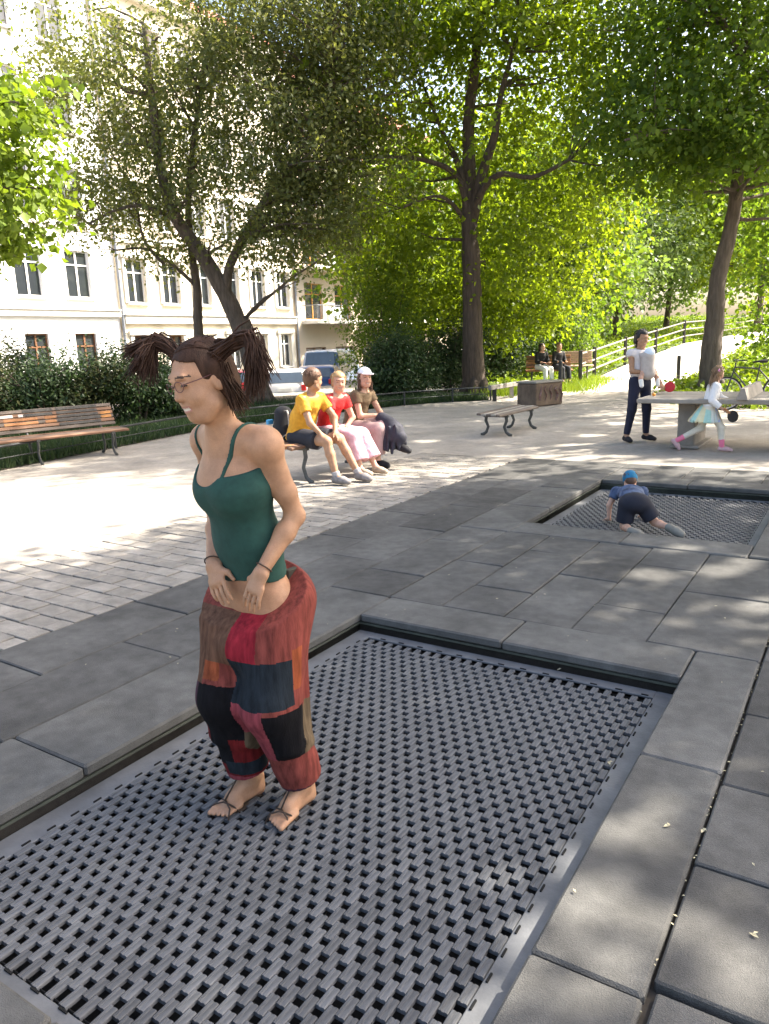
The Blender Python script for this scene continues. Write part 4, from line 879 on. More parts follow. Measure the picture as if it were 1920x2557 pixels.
# ------------------------------------------------------------------ implicit-surface modelling for people
def v3(*a): return np.array(a, float)
def nrm(v): v = np.asarray(v, float); return v / (np.linalg.norm(v) + 1e-12)
class Sdf:
    def __init__(s, prims, vox, pad=.03):
        """prims: dicts kind cone|ell with op add|sub; bounds from them"""
        lo = np.min([p['lo'] for p in prims if p['op'] == 'add'], axis=0) - pad; hi = np.max([p['hi'] for p in prims if p['op'] == 'add'], axis=0) + pad
        s.lo, s.vox = lo, vox; s.n = np.ceil((hi - lo) / vox).astype(int) + 1
        s.ax = [lo[i] + vox * np.arange(s.n[i]) for i in range(3)]; s.d = np.full(s.n, 1.0, np.float32)
        for p in prims: s.apply(p)
    def apply(s, p):
        m = p['k'] + .035; i0 = np.maximum(((p['lo'] - m - s.lo) / s.vox).astype(int), 0); i1 = np.minimum(np.ceil((p['hi'] + m - s.lo) / s.vox).astype(int) + 1, s.n)
        if np.any(i1 <= i0): return
        X = s.ax[0][i0[0]:i1[0], None, None]; Y = s.ax[1][None, i0[1]:i1[1], None]; Z = s.ax[2][None, None, i0[2]:i1[2]]
        d = p['f'](X, Y, Z).astype(np.float32); sl = tuple(slice(a, b) for a, b in zip(i0, i1)); e = s.d[sl]; k = max(p['k'], 1e-4)
        if p['op'] == 'add': h = np.maximum(k - np.abs(e - d), 0) / k; s.d[sl] = np.minimum(e, d) - h * h * k * .25
        else: d = -d; h = np.maximum(k - np.abs(e - d), 0) / k; s.d[sl] = np.maximum(e, d) + h * h * k * .25
    def clip(s, fn):
        s.d = np.maximum(s.d, fn(s.ax[0][:, None, None], s.ax[1][None, :, None], s.ax[2][None, None, :]).astype(np.float32)); return s
    def mesh(s, name, origin):
        d = s.d; n = s.n; ins = d < 0
        c = np.zeros(n - 1, np.int8)
        for dx in (0, 1):
            for dy in (0, 1):
                for dz in (0, 1): c += ins[dx:n[0] - 1 + dx, dy:n[1] - 1 + dy, dz:n[2] - 1 + dz]
        act = (c > 0) & (c < 8); idx = np.full(n - 1, -1, np.int64); I = np.argwhere(act); idx[act] = np.arange(len(I))
        acc = np.zeros((len(I), 3)); cnt = np.zeros(len(I))
        cr = [(a, b, e) for a in (0, 1) for b in (0, 1) for e in (0, 1)]
        val = {q: d[I[:, 0] + q[0], I[:, 1] + q[1], I[:, 2] + q[2]] for q in cr}
        for q in cr:
            for axs in range(3):
                if q[axs] == 1: continue
                r = list(q); r[axs] = 1; r = tuple(r); va, vb = val[q], val[r]; mk = (va < 0) != (vb < 0)
                t = np.where(mk, va / np.where(mk, va - vb, 1), 0); pos = np.tile(np.array(q, float), (len(I), 1)); pos[:, axs] += t
                acc[mk] += pos[mk]; cnt[mk] += 1
        V = s.lo + (I + acc / cnt[:, None]) * s.vox - origin
        Q = []
        for axs in range(3):
            b, c_ = [(1, 2), (2, 0), (0, 1)][axs]
            a0 = [slice(None)] * 3; a1 = [slice(None)] * 3; a0[axs] = slice(0, n[axs] - 1); a1[axs] = slice(1, n[axs])
            s0, s1 = ins[tuple(a0)], ins[tuple(a1)]; E = np.argwhere(s0 != s1)
            E = E[(E[:, b] > 0) & (E[:, c_] > 0) & (E[:, b] < n[b] - 1) & (E[:, c_] < n[c_] - 1)]
            if not len(E): continue
            def at_(db, dc): e = E.copy(); e[:, b] -= db; e[:, c_] -= dc; return idx[e[:, 0], e[:, 1], e[:, 2]]
            q = np.stack([at_(1, 1), at_(0, 1), at_(0, 0), at_(1, 0)], 1); fl = ~s0[E[:, 0], E[:, 1], E[:, 2]]; q[fl] = q[fl][:, ::-1]; Q.append(q)
        Q = np.concatenate(Q); Q = Q[(Q >= 0).all(1)]
        # light Laplacian smoothing removes voxel stepping
        for _ in range(2):
            sm = np.zeros_like(V); ct = np.zeros(len(V))
            for k in range(4): np.add.at(sm, Q[:, k], V[Q[:, (k + 1) % 4]]); np.add.at(ct, Q[:, k], 1); np.add.at(sm, Q[:, k], V[Q[:, (k + 3) % 4]]); np.add.at(ct, Q[:, k], 1)
            V = V * .5 + .5 * sm / np.maximum(ct, 1)[:, None]
        return npmesh(name, V, Q)
def cone(a, b, ra, rb, k=.03, ax=None, w=1.0, op='add', flat=(False, False)):
    """tapered capsule; along unit axis ax it is w times wider; flat cuts the ends off square"""
    a, b = np.asarray(a, float), np.asarray(b, float); ba = b - a; L2 = ba @ ba + 1e-9; rm = max(ra, rb) * max(w, 1)
    def f(X, Y, Z):
        px, py, pz = X - a[0], Y - a[1], Z - a[2]; tt = (px * ba[0] + py * ba[1] + pz * ba[2]) / L2; t = np.clip(tt, 0, 1)
        qx, qy, qz = px - ba[0] * t, py - ba[1] * t, pz - ba[2] * t; q2 = qx * qx + qy * qy + qz * qz
        if ax is not None: qn = qx * ax[0] + qy * ax[1] + qz * ax[2]; q2 = q2 - qn * qn * (1 - 1 / (w * w))
        d = np.sqrt(np.maximum(q2, 0)) - (ra + (rb - ra) * t); L = math.sqrt(L2)
        if flat[0]: d = np.maximum(d, -tt * L)
        if flat[1]: d = np.maximum(d, (tt - 1) * L)
        return d
    return dict(op=op, k=k, f=f, lo=np.minimum(a, b) - rm, hi=np.maximum(a, b) + rm)
def ell(c, r, R_=None, k=.03, op='add'):
    """ellipsoid; R_ rows are its axes"""
    c = np.asarray(c, float); R_ = np.eye(3) if R_ is None else np.asarray(R_); r = np.asarray(r, float); e = np.sqrt((R_.T ** 2) @ (r ** 2))
    def f(X, Y, Z):
        px, py, pz = X - c[0], Y - c[1], Z - c[2]; k0 = 0; k1 = 0
        for i in range(3):
            q = px * R_[i][0] + py * R_[i][1] + pz * R_[i][2]; k0 = k0 + (q / r[i]) ** 2; k1 = k1 + (q / r[i] ** 2) ** 2
        k0 = np.sqrt(k0); return k0 * (k0 - 1) / np.sqrt(k1 + 1e-9)
    return dict(op=op, k=k, f=f, lo=c - e, hi=c + e)
def smat(name, c, rough=.8, var=.18, scale=9, bump=.0, bscale=200): return M(name, c, rough, var, scale, bump, bscale)
def skin(name, c):
    m = M(name, c, .52, .16, 22, .0006, 260, spec=.3, grain=.10); b = m.node_tree.nodes['Principled BSDF']; b.inputs['Subsurface Weight'].default_value = .12; b.inputs['Subsurface Radius'].default_value = (.012, .005, .003); return m
SK = skin('skin', (.37, .205, .118)); SK2 = skin('skin_pale', (.50, .29, .20)); SK3 = skin('skin_tan', (.34, .19, .11))
LIP = smat('lip', (.34, .15, .115), .5); BROW = smat('brow', (.05, .03, .02), .8); TEETH = smat('teeth', (.48, .42, .35), .4); EYEM = smat('eye', (.04, .025, .02), .3)
def hand(wr, fdir, pn, thumb, s=1.0, curl=.35, spread=.3):
    """palm + four bent fingers of unequal length + thumb from the palm's side. fdir finger direction, pn palm-facing normal, thumb side vector"""
    f = nrm(fdir); t = nrm(np.asarray(thumb) - f * (np.asarray(thumb) @ f)); n = nrm(np.asarray(pn) - f * (np.asarray(pn) @ f) - t * (np.asarray(pn) @ t)); out = []
    out.append(cone(wr + f * .015 * s, wr + f * .075 * s, .017 * s, .0165 * s, .02, t, 2.0))
    for i, (o, L) in enumerate(((.033, .070), (.0115, .079), (-.0105, .073), (-.0315, .057))):
        a = wr + f * (.082 - (.008 if i == 3 else 0)) * s + t * o * s; d1 = nrm(f + t * (o * spread * 30) * .25 + n * curl * .5); d2 = nrm(f + n * curl * 1.5 + t * o * spread * 4); d3 = nrm(f + n * curl * 2.6)
        b = a + d1 * L * .45 * s; c = b + d2 * L * .32 * s; e = c + d3 * L * .25 * s
        out += [cone(a - f * .018 * s, b, .0092 * s, .0082 * s, .004), cone(b, c, .0082 * s, .0075 * s, .003), cone(c, e, .0075 * s, .0064 * s, .003)]
    a = wr + f * .028 * s + t * .027 * s; b = a + nrm(f * .75 + t * .8 + n * .35) * .038 * s; c = b + nrm(f * 1.0 + t * .25 + n * .45) * .034 * s
    out += [cone(a - t * .008 * s, b, .0135 * s, .0105 * s, .012), cone(b, c, .0105 * s, .0078 * s, .005)]
    return out
def head(c, look, up, s=1.0, detail=True):
    """head prims; c = centre of the skull, look = facing, up. returns prims, frame rows (side, look, up)"""
    y = nrm(look); z = nrm(np.asarray(up) - y * (np.asarray(up) @ y)); x = np.cross(y, z); R_ = np.array([x, y, z]); W = lambda a, b, e: c + (x * a + y * b + z * e) * s
    p = [ell(W(0, -.012, .028), np.array([.074, .094, .088]) * s, R_, .03), ell(W(0, .022, -.035), np.array([.058, .068, .078]) * s, R_, .04), cone(W(0, .052, -.098), W(0, .060, -.094), .022 * s, .020 * s, .035, x, 1.3)]
    for e in (-1, 1): p += [ell(W(e * .036, .055, -.040), np.array([.024, .022, .022]) * s, R_, .03), ell(W(e * .076, -.008, -.012), np.array([.011, .020, .032]) * s, R_, .008), ell(W(e * .088, -.002, -.008), np.array([.006, .010, .018]) * s, R_, .004, 'sub'), cone(W(e * .05, .02, -.075), W(e * .03, .05, -.098), .022 * s, .018 * s, .03)]
    if detail:
        p += [cone(W(0, .083, .012), W(0, .100, -.026), .008 * s, .0105 * s, .014), ell(W(0, .094, -.030), np.array([.0155, .011, .009]) * s, R_, .008), cone(W(-.035, .078, .030), W(.035, .078, .030), .012 * s, .012 * s, .022)]
        for e in (-1, 1): p += [ell(W(e * .032, .092, .008), np.array([.019, .013, .011]) * s, R_, .012, 'sub'), ell(W(e * .032, .076, .007), np.array([.016, .014, .011]) * s, R_, .004)]
        p += [cone(W(-.020, .082, -.060), W(.020, .082, -.060), .0065 * s, .0065 * s, .010), cone(W(-.016, .080, -.073), W(.016, .080, -.073), .007 * s, .007 * s, .010), cone(W(-.026, .088, -.0665), W(.026, .088, -.0665), .0035 * s, .0035 * s, .004, op='sub')]
    return p, R_, W
def paint_faces(me, fn):
    n = len(me.polygons); c = np.zeros(n * 3, np.float32); me.polygons.foreach_get('center', c); me.polygons.foreach_set('material_index', fn(c.reshape(-1, 3)).astype(np.int32))
def fin(me, name, mats, parent):
    return obj(name, me, mats, parent, True)
def face_paint(o, origin, W, s=1.0):
    """lips, brows, eyes as painted areas of the body mesh (slots 1 lip, 2 brow, 3 eye, 4 teeth)"""
    me = o.data
    for m in (LIP, BROW, EYEM, TEETH): me.materials.append(m)
    cx = {k: W(*v) - origin for k, v in dict(mo=(0, .092, -.067), el=(-.032, .09, .006), er=(.032, .09, .006), bl=(-.034, .09, .033), br=(.034, .09, .033)).items()}
    X = nrm(W(1, 0, 0) - W(0, 0, 0)); Yv = nrm(W(0, 1, 0) - W(0, 0, 0)); Zv = nrm(W(0, 0, 1) - W(0, 0, 0))
    def fn(c):
        r = np.zeros(len(c))
        def box(k, a, b, e, bend=0.0, tilt=0.0):
            d = c - cx[k]; lx = d @ X; sg = np.sign(cx[k] @ X - cx['mo'] @ X); return (np.abs(lx) < a * s) & (np.abs(d @ Yv) < b * s) & (np.abs(d @ Zv - bend * lx * lx / s + tilt * lx * sg) < e * s)
        r[box('mo', .026, .03, .0095, 6)] = 1; r[box('mo', .022, .03, .0042, 6)] = 4
        for k in ('bl', 'br'): r[box(k, .019, .03, .0028, -9, .10)] = 2
        for k in ('el', 'er'): r[box(k, .014, .03, .0030, -10)] = 3
        return r
    paint_faces(me, fn)
def strands(mb, root, tips, r0, n, jit, sag=.02, mid=None):
    for i in range(n):
        a = root + rng.normal(0, r0, 3); b = tips[i % len(tips)] + rng.normal(0, jit, 3); m = (a + b) / 2 + ZUP * sag + rng.normal(0, jit * .5, 3) if mid is None else mid + rng.normal(0, jit * .6, 3)
        mb.tube(smooth_path([a, m, b], 7), [.0028, .003, .003, .0028, .0024, .0018, .0008], 4, False)

# ------------------------------------------------------------------ the jumping woman
def jumper():
    org = gp(640, 2050, -.13); root = empty('person', org, 0, 'woman in dark green camisole and red patchwork trousers hopping on the near trampoline', 'person')
    fw = nrm(v3(-.62, -.78, 0)); lf = v3(-fw[1], fw[0], 0)        # facing, her left
    Yp = 2.66
    pel = at(642, 1468, Yp); nk = at(556, 1092, Yp - .13); ch = at(583, 1205, Yp - .10); wa = at(618, 1345, Yp - .04)
    hc = at(505, 948, Yp - .20); look = nrm(v3(-.70, -.64, -.26)); upv = nrm(v3(-.22, -.05, 1))
    shL, shR = at(666, 1112, Yp - .20), at(514, 1100, Yp + .05)
    elL, wrL = at(737, 1288, Yp - .12), at(655, 1424, Yp - .21)
    elR, wrR = at(541, 1285, Yp + .13), at(531, 1408, Yp - .07)
    hipL, hipR = pel + lf * .095 - ZUP * .03, pel - lf * .095 - ZUP * .03
    anL = gp(752, 1958, -.045); anR = gp(622, 1940, -.045); toeL = gp(668, 2070, -.108); toeR = gp(540, 2032, -.108)
    knL = (hipL + anL) / 2 + fw * .09; knR = (hipR + anR) / 2 + fw * .09
    lat = nrm(shL - shR); spine = nrm(nk - pel); front = nrm(np.cross(spine, lat)); front = front if front @ fw > 0 else -front
    T = [cone(pel - spine * .03, wa, .105, .092, .05, lat, 1.32), cone(wa, ch, .090, .098, .05, lat, 1.36), cone(ch, nk - spine * .05, .096, .065, .05, lat, 1.55),
         cone(shR + spine * .0, shL + spine * .0, .047, .047, .05), ell(ch + front * .052 + lat * .058 - spine * .018, (.052, .050, .055), None, .04), ell(ch + front * .052 - lat * .058 - spine * .018, (.052, .050, .055), None, .04)]
    for s in (-1, 1): T.append(cone(nk + spine * .02 + lat * s * .02, (shL if s > 0 else shR) + spine * .025 - lat * s * .02, .035, .035, .05))       # trapezius
    T.append(cone(nk - spine * .04 - front * .01, hc - upv * .08 - look * .02, .052, .050, .03))
    arms = []
    for sh, el, wr in ((shL, elL, wrL), (shR, elR, wrR)):
        arms += [ell(sh, (.046, .046, .046), None, .03), cone(sh, sh * .35 + el * .65, .042, .036, .03), cone(sh * .35 + el * .65, el, .036, .032, .02), cone(el, el * .7 + wr * .3, .033, .034, .02), cone(el * .7 + wr * .3, wr, .034, .0235, .02, None, 1)]
    hands = hand(wrL, at(612, 1535, Yp - .23) - wrL, -fw * .6 - ZUP * .1 + lf * -.2, -lf, .98, .25) + hand(wrR, at(556, 1525, Yp - .16) - wrR, -fw * .7 + lf * .2, lf, .98, .25)
    legs = []
    for hp, kn, an, to in ((hipL, knL, anL, toeL), (hipR, knR, anR, toeR)):
        fd = nrm(to - an * v3(1, 1, 0) - v3(0, 0, to[2])); sd = np.cross(fd, ZUP); he = an - fd * .045; he[2] = -.105; gr = -.128
        legs += [cone(hp, kn, .078, .055, .03), cone(kn, kn * .6 + an * .4, .052, .05, .02), cone(kn * .6 + an * .4, an, .05, .034, .02), cone(he, he + ZUP * .05, .026, .026, .02), cone(an - ZUP * .005, an + fd * .09 + v3(0, 0, -.035), .036, .027, .03), cone(he + fd * .02, he + fd * .15, .024, .019, .03, sd, 1.5)]
        ball = v3(*(an + fd * .115)[:2], gr + .02)
        for i in range(5):
            o = (i - 2) * .0175 * (1 if hp is hipL else -1); L = (.062, .058, .052, .045, .036)[i]; r = (.0125, .0095, .009, .0088, .0085)[i]
            b = ball + sd * o; legs += [cone(b - fd * .03, b + fd * L * .6 + ZUP * -.003, .0125, r, .010), cone(b + fd * L * .6 - ZUP * .003, b + fd * L - ZUP * .008, r, r * .85, .004)]
    H, R_, W = head(hc, look, upv, 1.04)
    vx = .0045
    body = Sdf(T + arms + hands + legs + H, vx).mesh('body', org)
    bo = fin(body, 'body', SK, root); face_paint(bo, org, W, 1.04)
    # camisole: offset of the torso, cut at neckline and hem
    top = Sdf(T[:6], vx, .04); top.d -= .007
    def axc(X, Y, Z): return (X - wa[0]) * spine[0] + (Y - wa[1]) * spine[1] + (Z - wa[2]) * spine[2]
    def lac(X, Y, Z): return (X - wa[0]) * lat[0] + (Y - wa[1]) * lat[1] + (Z - wa[2]) * lat[2]
    def frc(X, Y, Z): return (X - wa[0]) * front[0] + (Y - wa[1]) * front[1] + (Z - wa[2]) * front[2]
    tl = float((ch - wa) @ spine)
    neckl = lambda X, Y, Z: axc(X, Y, Z) - (tl + .022 + 5.0 * np.minimum(np.abs(lac(X, Y, Z)), .09) ** 2 + .12 * np.maximum(np.abs(lac(X, Y, Z)) - .09, 0) - .15 * np.minimum(frc(X, Y, Z), 0))
    hem = lambda X, Y, Z: -.135 + .012 * np.sin(lac(X, Y, Z) * 25) - axc(X, Y, Z) + .15 * np.maximum(frc(X, Y, Z), -.05)
    top.clip(neckl).clip(hem); fin(top.mesh('camisole', org), 'camisole', smat('camisole_green', (.013, .052, .040), .85, .2, 30, .0006, 500), root)
    st = Sdf(T, vx, .04); st.d -= .006
    st.clip(lambda X, Y, Z: np.abs(np.abs(lac(X, Y, Z)) - .084 - .28 * (axc(X, Y, Z) - tl)) - .0055).clip(lambda X, Y, Z: tl + .03 - axc(X, Y, Z) + 0 * X)
    fin(st.mesh('shoulder_strap', org), 'shoulder_strap', MATS['camisole_green'], root)
    # baggy patchwork trousers
    G = [ell(pel - spine * .06 - fw * .05, (.185, .165, .15), np.array([lf, fw, ZUP]), .06), cone(pel - ZUP * .01 - lf * .05, pel - ZUP * .01 + lf * .05, .125, .125, .05)]
    crotch = (knL + knR) / 2 + ZUP * .22
    G.append(cone(pel - ZUP * .1, crotch, .13, .09, .06, lf, 1.2))
    for hp, kn, an, q in ((hipL, knL, anL, .035), (hipR, knR, anR, .045)):
        G += [cone(hp + (lf if hp is hipL else -lf) * .02, kn, .128, .106, .05), cone(kn, an * .8 + kn * .2 + ZUP * q, .106, .084, .04), cone(an * .8 + kn * .2 + ZUP * q, an + ZUP * q, .086, .083, .02, flat=(False, True))]
        for i in range(11):          # hanging folds
            a = random.uniform(0, 6.28); d = v3(math.cos(a), math.sin(a), 0); G.append(cone(hp * .75 + kn * .25 + d * .112 + lf * random.uniform(-.02, .02), kn * .55 + an * .45 + d * .086, .013, .015, .022))
        for i in range(8):
            a = random.uniform(0, 6.28); d = v3(math.cos(a), math.sin(a), 0); d2 = v3(-d[1], d[0], 0); c = kn * .45 + an * .55 + ZUP * random.uniform(.02, .18) + d * .078; G.append(cone(c - d2 * .03, c + d2 * .03 + ZUP * random.uniform(-.02, .03), .013, .012, .025))
    tr = Sdf(G, vx, .03)
    wl = pel + ZUP * .005                                   # waistband runs lower in front
    tr.clip(lambda X, Y, Z: (Z - wl[2]) + .75 * ((X - wl[0]) * fw[0] + (Y - wl[1]) * fw[1]))
    me = tr.mesh('trousers', org)
    cols = [('brick', (.23, .055, .042)), ('crimson', (.30, .020, .032)), ('navy', (.020, .026, .032)), ('black', (.008, .007, .008)), ('brown', (.15, .075, .045)), ('orange', (.30, .075, .03)), ('plum', (.075, .032, .045)), ('olivebrown', (.14, .10, .06)), ('rose', (.30, .06, .07)), ('darkred', (.16, .014, .014))]
    mats = [M('patch_' + n, tuple(v * .72 for v in c), .92, .45, 16, .0012, 90, stretch=(3, 3, .5), spec=.15) for n, c in cols]
    tr_o = fin(me, 'trousers', mats, root)
    pl, kl_, kr_ = pel - org, knL - org, knR - org; mid = (knL + knR) / 2 - org
    def patch_of(c):
        lat_ = (c - mid) @ lf; f_ = (c - mid) @ fw; z = c[:, 2] - (-.128 - org[2]); left = lat_ > 0
        r = np.zeros(len(c)); zt = pl[2] - (-.128 - org[2]); h = z / zt                       # 0 floor .. 1 pelvis
        wob = .006 * np.sin(lat_ * 22) + .006 * np.sin(f_ * 17 + 1) + .25 * f_ * (1 - h) * 0; h = h + wob
        side = np.where(left, lat_ - .10, -lat_ - .10) + .25 * -f_                              # outer side of each leg
        L1 = left
        r[:] = 0
        r[L1 & (h > .80)] = 0; r[L1 & (h > .76) & (f_ > -.02) & (lat_ < .12)] = 1; r[L1 & (h > .56) & (h <= .76) & (f_ > -.03)] = 2; r[L1 & (h > .62) & (h <= .80) & (f_ <= -.03) & (f_ > -.075)] = 5
        r[L1 & (h > .66) & (h <= .9) & (f_ <= -.10)] = 0; r[L1 & (h <= .56) & (f_ > -.04) & (side < .035)] = 8; r[L1 & (h <= .54) & (h > .24) & (side >= .035) & (f_ > -.08)] = 3; r[L1 & (h <= .52) & (h > .2) & (f_ <= -.08)] = 7
        r[L1 & (h <= .40) & (h > .18) & (lat_ < .07)] = 7; r[L1 & (h <= .30) & (lat_ >= .07)] = 0; r[L1 & (h <= .13)] = 6
        Rr = ~left
        r[Rr & (h > .72)] = 4; r[Rr & (h > .84) & (f_ < 0)] = 0; r[Rr & (h > .64) & (h <= .72) & (lat_ > -.13) & (lat_ < -.05)] = 5; r[Rr & (h > .62) & (h <= .8) & (lat_ < -.12)] = 4
        r[Rr & (h <= .62) & (h > .22)] = 3; r[Rr & (h <= .62) & (h > .42) & (lat_ < -.14)] = 6; r[Rr & (h <= .42) & (lat_ < -.13)] = 9; r[Rr & (h <= .36) & (h > .22) & (lat_ > -.05)] = 9; r[Rr & (h <= .22)] = 9; r[Rr & (h <= .16)] = 8; r[Rr & (h <= .24) & (h > .17) & (lat_ > -.09)] = 2
        return r
    paint_faces(me, patch_of)
    # drawstring pouch / belt tab at the hip
    mb = MB(); c = pel + lf * .11 - fw * .075 + ZUP * .02
    mb.box(c - org, (.012, .03, .055), np.column_stack([lf, fw, ZUP]), .004); mb.build('belt_loop', smat('belt_tab', (.035, .03, .02)), root)
    # sandals: sole and thin straps
    for an, to, nm in ((anL, toeL, 'L'), (anR, toeR, 'R')):
        fd = nrm(to - an * v3(1, 1, 0) - v3(0, 0, to[2])); sd = np.cross(fd, ZUP); he = an - fd * .05; he[2] = -.133
        so = Sdf([cone(he, he + fd * .12, .030, .034, .02, ZUP, .28), cone(he + fd * .12, he + fd * .185, .042, .034, .02, ZUP, .22)], .004).mesh('sandal_sole', org); s_ = fin(so, 'sandal', smat('sandal_brown', (.045, .028, .018), .7), root)
        mb = MB(); m = v3(*(an + fd * .10)[:2], -.128)
        def arc(c, rr, hh, dirv, th=.0035):
            mb.tube([c - sd * rr - ZUP * .0 - org, c - sd * rr * .8 + ZUP * hh * .7 + dirv * .02 - org, c + ZUP * hh + dirv * .035 - org, c + sd * rr * .8 + ZUP * hh * .7 + dirv * .05 - org, c + sd * rr + dirv * .07 - org], th, 6)
        arc(m, .047, .048, fd); arc(m + fd * .06, .047, .048, -fd)
        mb.tube([m + fd * .03 + ZUP * .05 - org, an + fd * .05 + ZUP * .035 - org, an + fd * .038 + ZUP * .08 - org], .0035, 6)
        ring = [an + ZUP * .03 + (fd * math.cos(a) + sd * math.sin(a)) * .042 - org for a in np.linspace(0, 6.283, 13)]; mb.tube(ring, .0035, 6, False)
        mb.build('strap', MATS['sandal_brown'], s_, True)
    # thin spectacles
    mb = MB()
    for e in (-1, 1):
        mb.tube([W(e * .032 + .021 * math.cos(a), .1005 - .006 * abs(math.cos(a)) * (1 if e * math.cos(a) > 0 else 0), .006 + .016 * math.sin(a)) - org for a in np.linspace(0, 6.283, 19)], .0014, 5, False)
        mb.tube([W(e * .053, .094, .010) - org, W(e * .074, .05, .010) - org, W(e * .080, -.004, .012) - org], .0015, 5)
    mb.tube([W(-.011, .1005, .010) - org, W(0, .104, .013) - org, W(.011, .1005, .010) - org], .0014, 5)
    mb.build('spectacles', smat('spectacle_frame', (.10, .035, .035), .4), root, True)
    # bracelets
    for el, wr in ((elL, wrL), (elR, wrR)):
        d = nrm(wr - el); e1 = nrm(np.cross(d, ZUP)); e2 = np.cross(d, e1); c = wr - d * .012; mb = MB(); mb.tube([c + (e1 * math.cos(a) + e2 * math.sin(a)) * .029 - org for a in np.linspace(0, 6.283, 15)], .0026, 5, False); mb.build('bracelet', smat('bracelet', (.05, .03, .02)), root, True)
    # hair: cap on the skull, side curtain and two flying bunches
    hm = M('hair_brown', (.040, .020, .012), .65, .5, 6, .002, 60, stretch=(4, 4, 1), spec=.15)
    x, y, z = R_; s = 1.04
    Hc = [ell(W(0, -.018, .034), np.array([.083, .100, .090]) * s, R_, .02), ell(W(0, -.055, -.030), np.array([.070, .062, .075]) * s, R_, .03)]
    for e in (-1, 1): Hc.append(cone(W(e * .072, -.015, .03), W(e * .073, -.035, -.10), .018 * s, .012 * s, .02))
    hs = Sdf(Hc, vx, .02)
    def face_cut(X, Y, Z):
        a = (X - hc[0]) * x[0] + (Y - hc[1]) * x[1] + (Z - hc[2]) * x[2]; b = (X - hc[0]) * y[0] + (Y - hc[1]) * y[1] + (Z - hc[2]) * y[2]; c = (X - hc[0]) * z[0] + (Y - hc[1]) * z[1] + (Z - hc[2]) * z[2]
        return np.minimum(b - .015 + .10 * np.maximum(c - .05, 0) - .35 * np.abs(a) * 0 - .02, .085 - c + .35 * (np.abs(a)) * -1.0)
    hs.clip(face_cut); ho = fin(hs.mesh('hair', org), 'hair', hm, root)
    mb = MB()
    tipsA = [at(335, 935, Yp - .12), at(352, 900, Yp - .16), at(318, 885, Yp - .10), at(372, 945, Yp - .15)]; rootA = W(.070, .0, .070)
    strands(mb, rootA - org, [t - org for t in tipsA], .011, 300, .015, mid=at(392, 850, Yp - .12) - org)
    tipsB = [at(650, 965, Yp - .30), at(628, 985, Yp - .28), at(640, 920, Yp - .32), at(664, 940, Yp - .30)]; rootB = W(-.070, -.04, .062)
    strands(mb, rootB - org, [t - org for t in tipsB], .011, 300, .016, mid=at(622, 842, Yp - .28) - org)
    for rt_, tp_, md_ in ((rootA, tipsA, at(385, 848, Yp - .12)), (rootB, tipsB, at(628, 838, Yp - .28))): strands(mb, rt_ - org, [t - org for t in tp_], .012, 45, .021, mid=md_ - org)
    for e, n_ in ((1, 26), (-1, 60)): strands(mb, W(e * .078, -.035, .02) - org, [W(e * .078, -.045, -.125) - org, W(e * .07, -.07, -.12) - org, W(e * .082, -.02, -.11) - org], .010, n_, .012, sag=-.0)
    # loose fly-away strands over the crown
    for e, rt in ((1, rootA), (-1, rootB)):         # hair combed over the skull from the parting to each bunch
        for i in range(210):
            b = random.uniform(-1.25, .72); st_ = v3(e * random.uniform(0, .012), math.sin(b), math.cos(b)); en = v3(*[((rt - W(0, -.018, .034)) @ q_) / r_ for q_, r_ in zip((x, y, z), (.083 * s, .100 * s, .090 * s))]); pth = []
            for t_ in np.linspace(0, 1, 8):
                dd = nrm(st_ * (1 - t_) + nrm(en) * t_) * random.uniform(1.0, 1.022); pth.append(W(.083 * dd[0], -.018 + .100 * dd[1], .034 + .090 * dd[2]) - org)
            mb.tube(pth, [.0018, .0022, .0024, .0024, .0024, .0024, .0022, .0018], 4, False)
    for i in range(36):
        a = random.uniform(-1.2, 1.2); b = random.uniform(-.9, .6); p0 = W(.080 * math.sin(a), -.018 + .097 * math.sin(b), .034 + .086 * math.cos(a) * math.cos(b)); out = nrm(p0 - W(0, -.018, .0)); tdir = nrm(np.cross(out, y) * random.choice((-1, 1)) + y * random.uniform(-.8, .3))
        mb.tube(smooth_path([p0 - out * .004 - org, p0 + out * .008 + tdir * .035 - org, p0 + out * random.uniform(-.004, .02) + tdir * .075 - ZUP * .012 - org], 5), [.0016, .0016, .0014, .001, .0006], 4, False)
    mb.build('hair_bunch', hm, ho, True)
    return root
jumper()
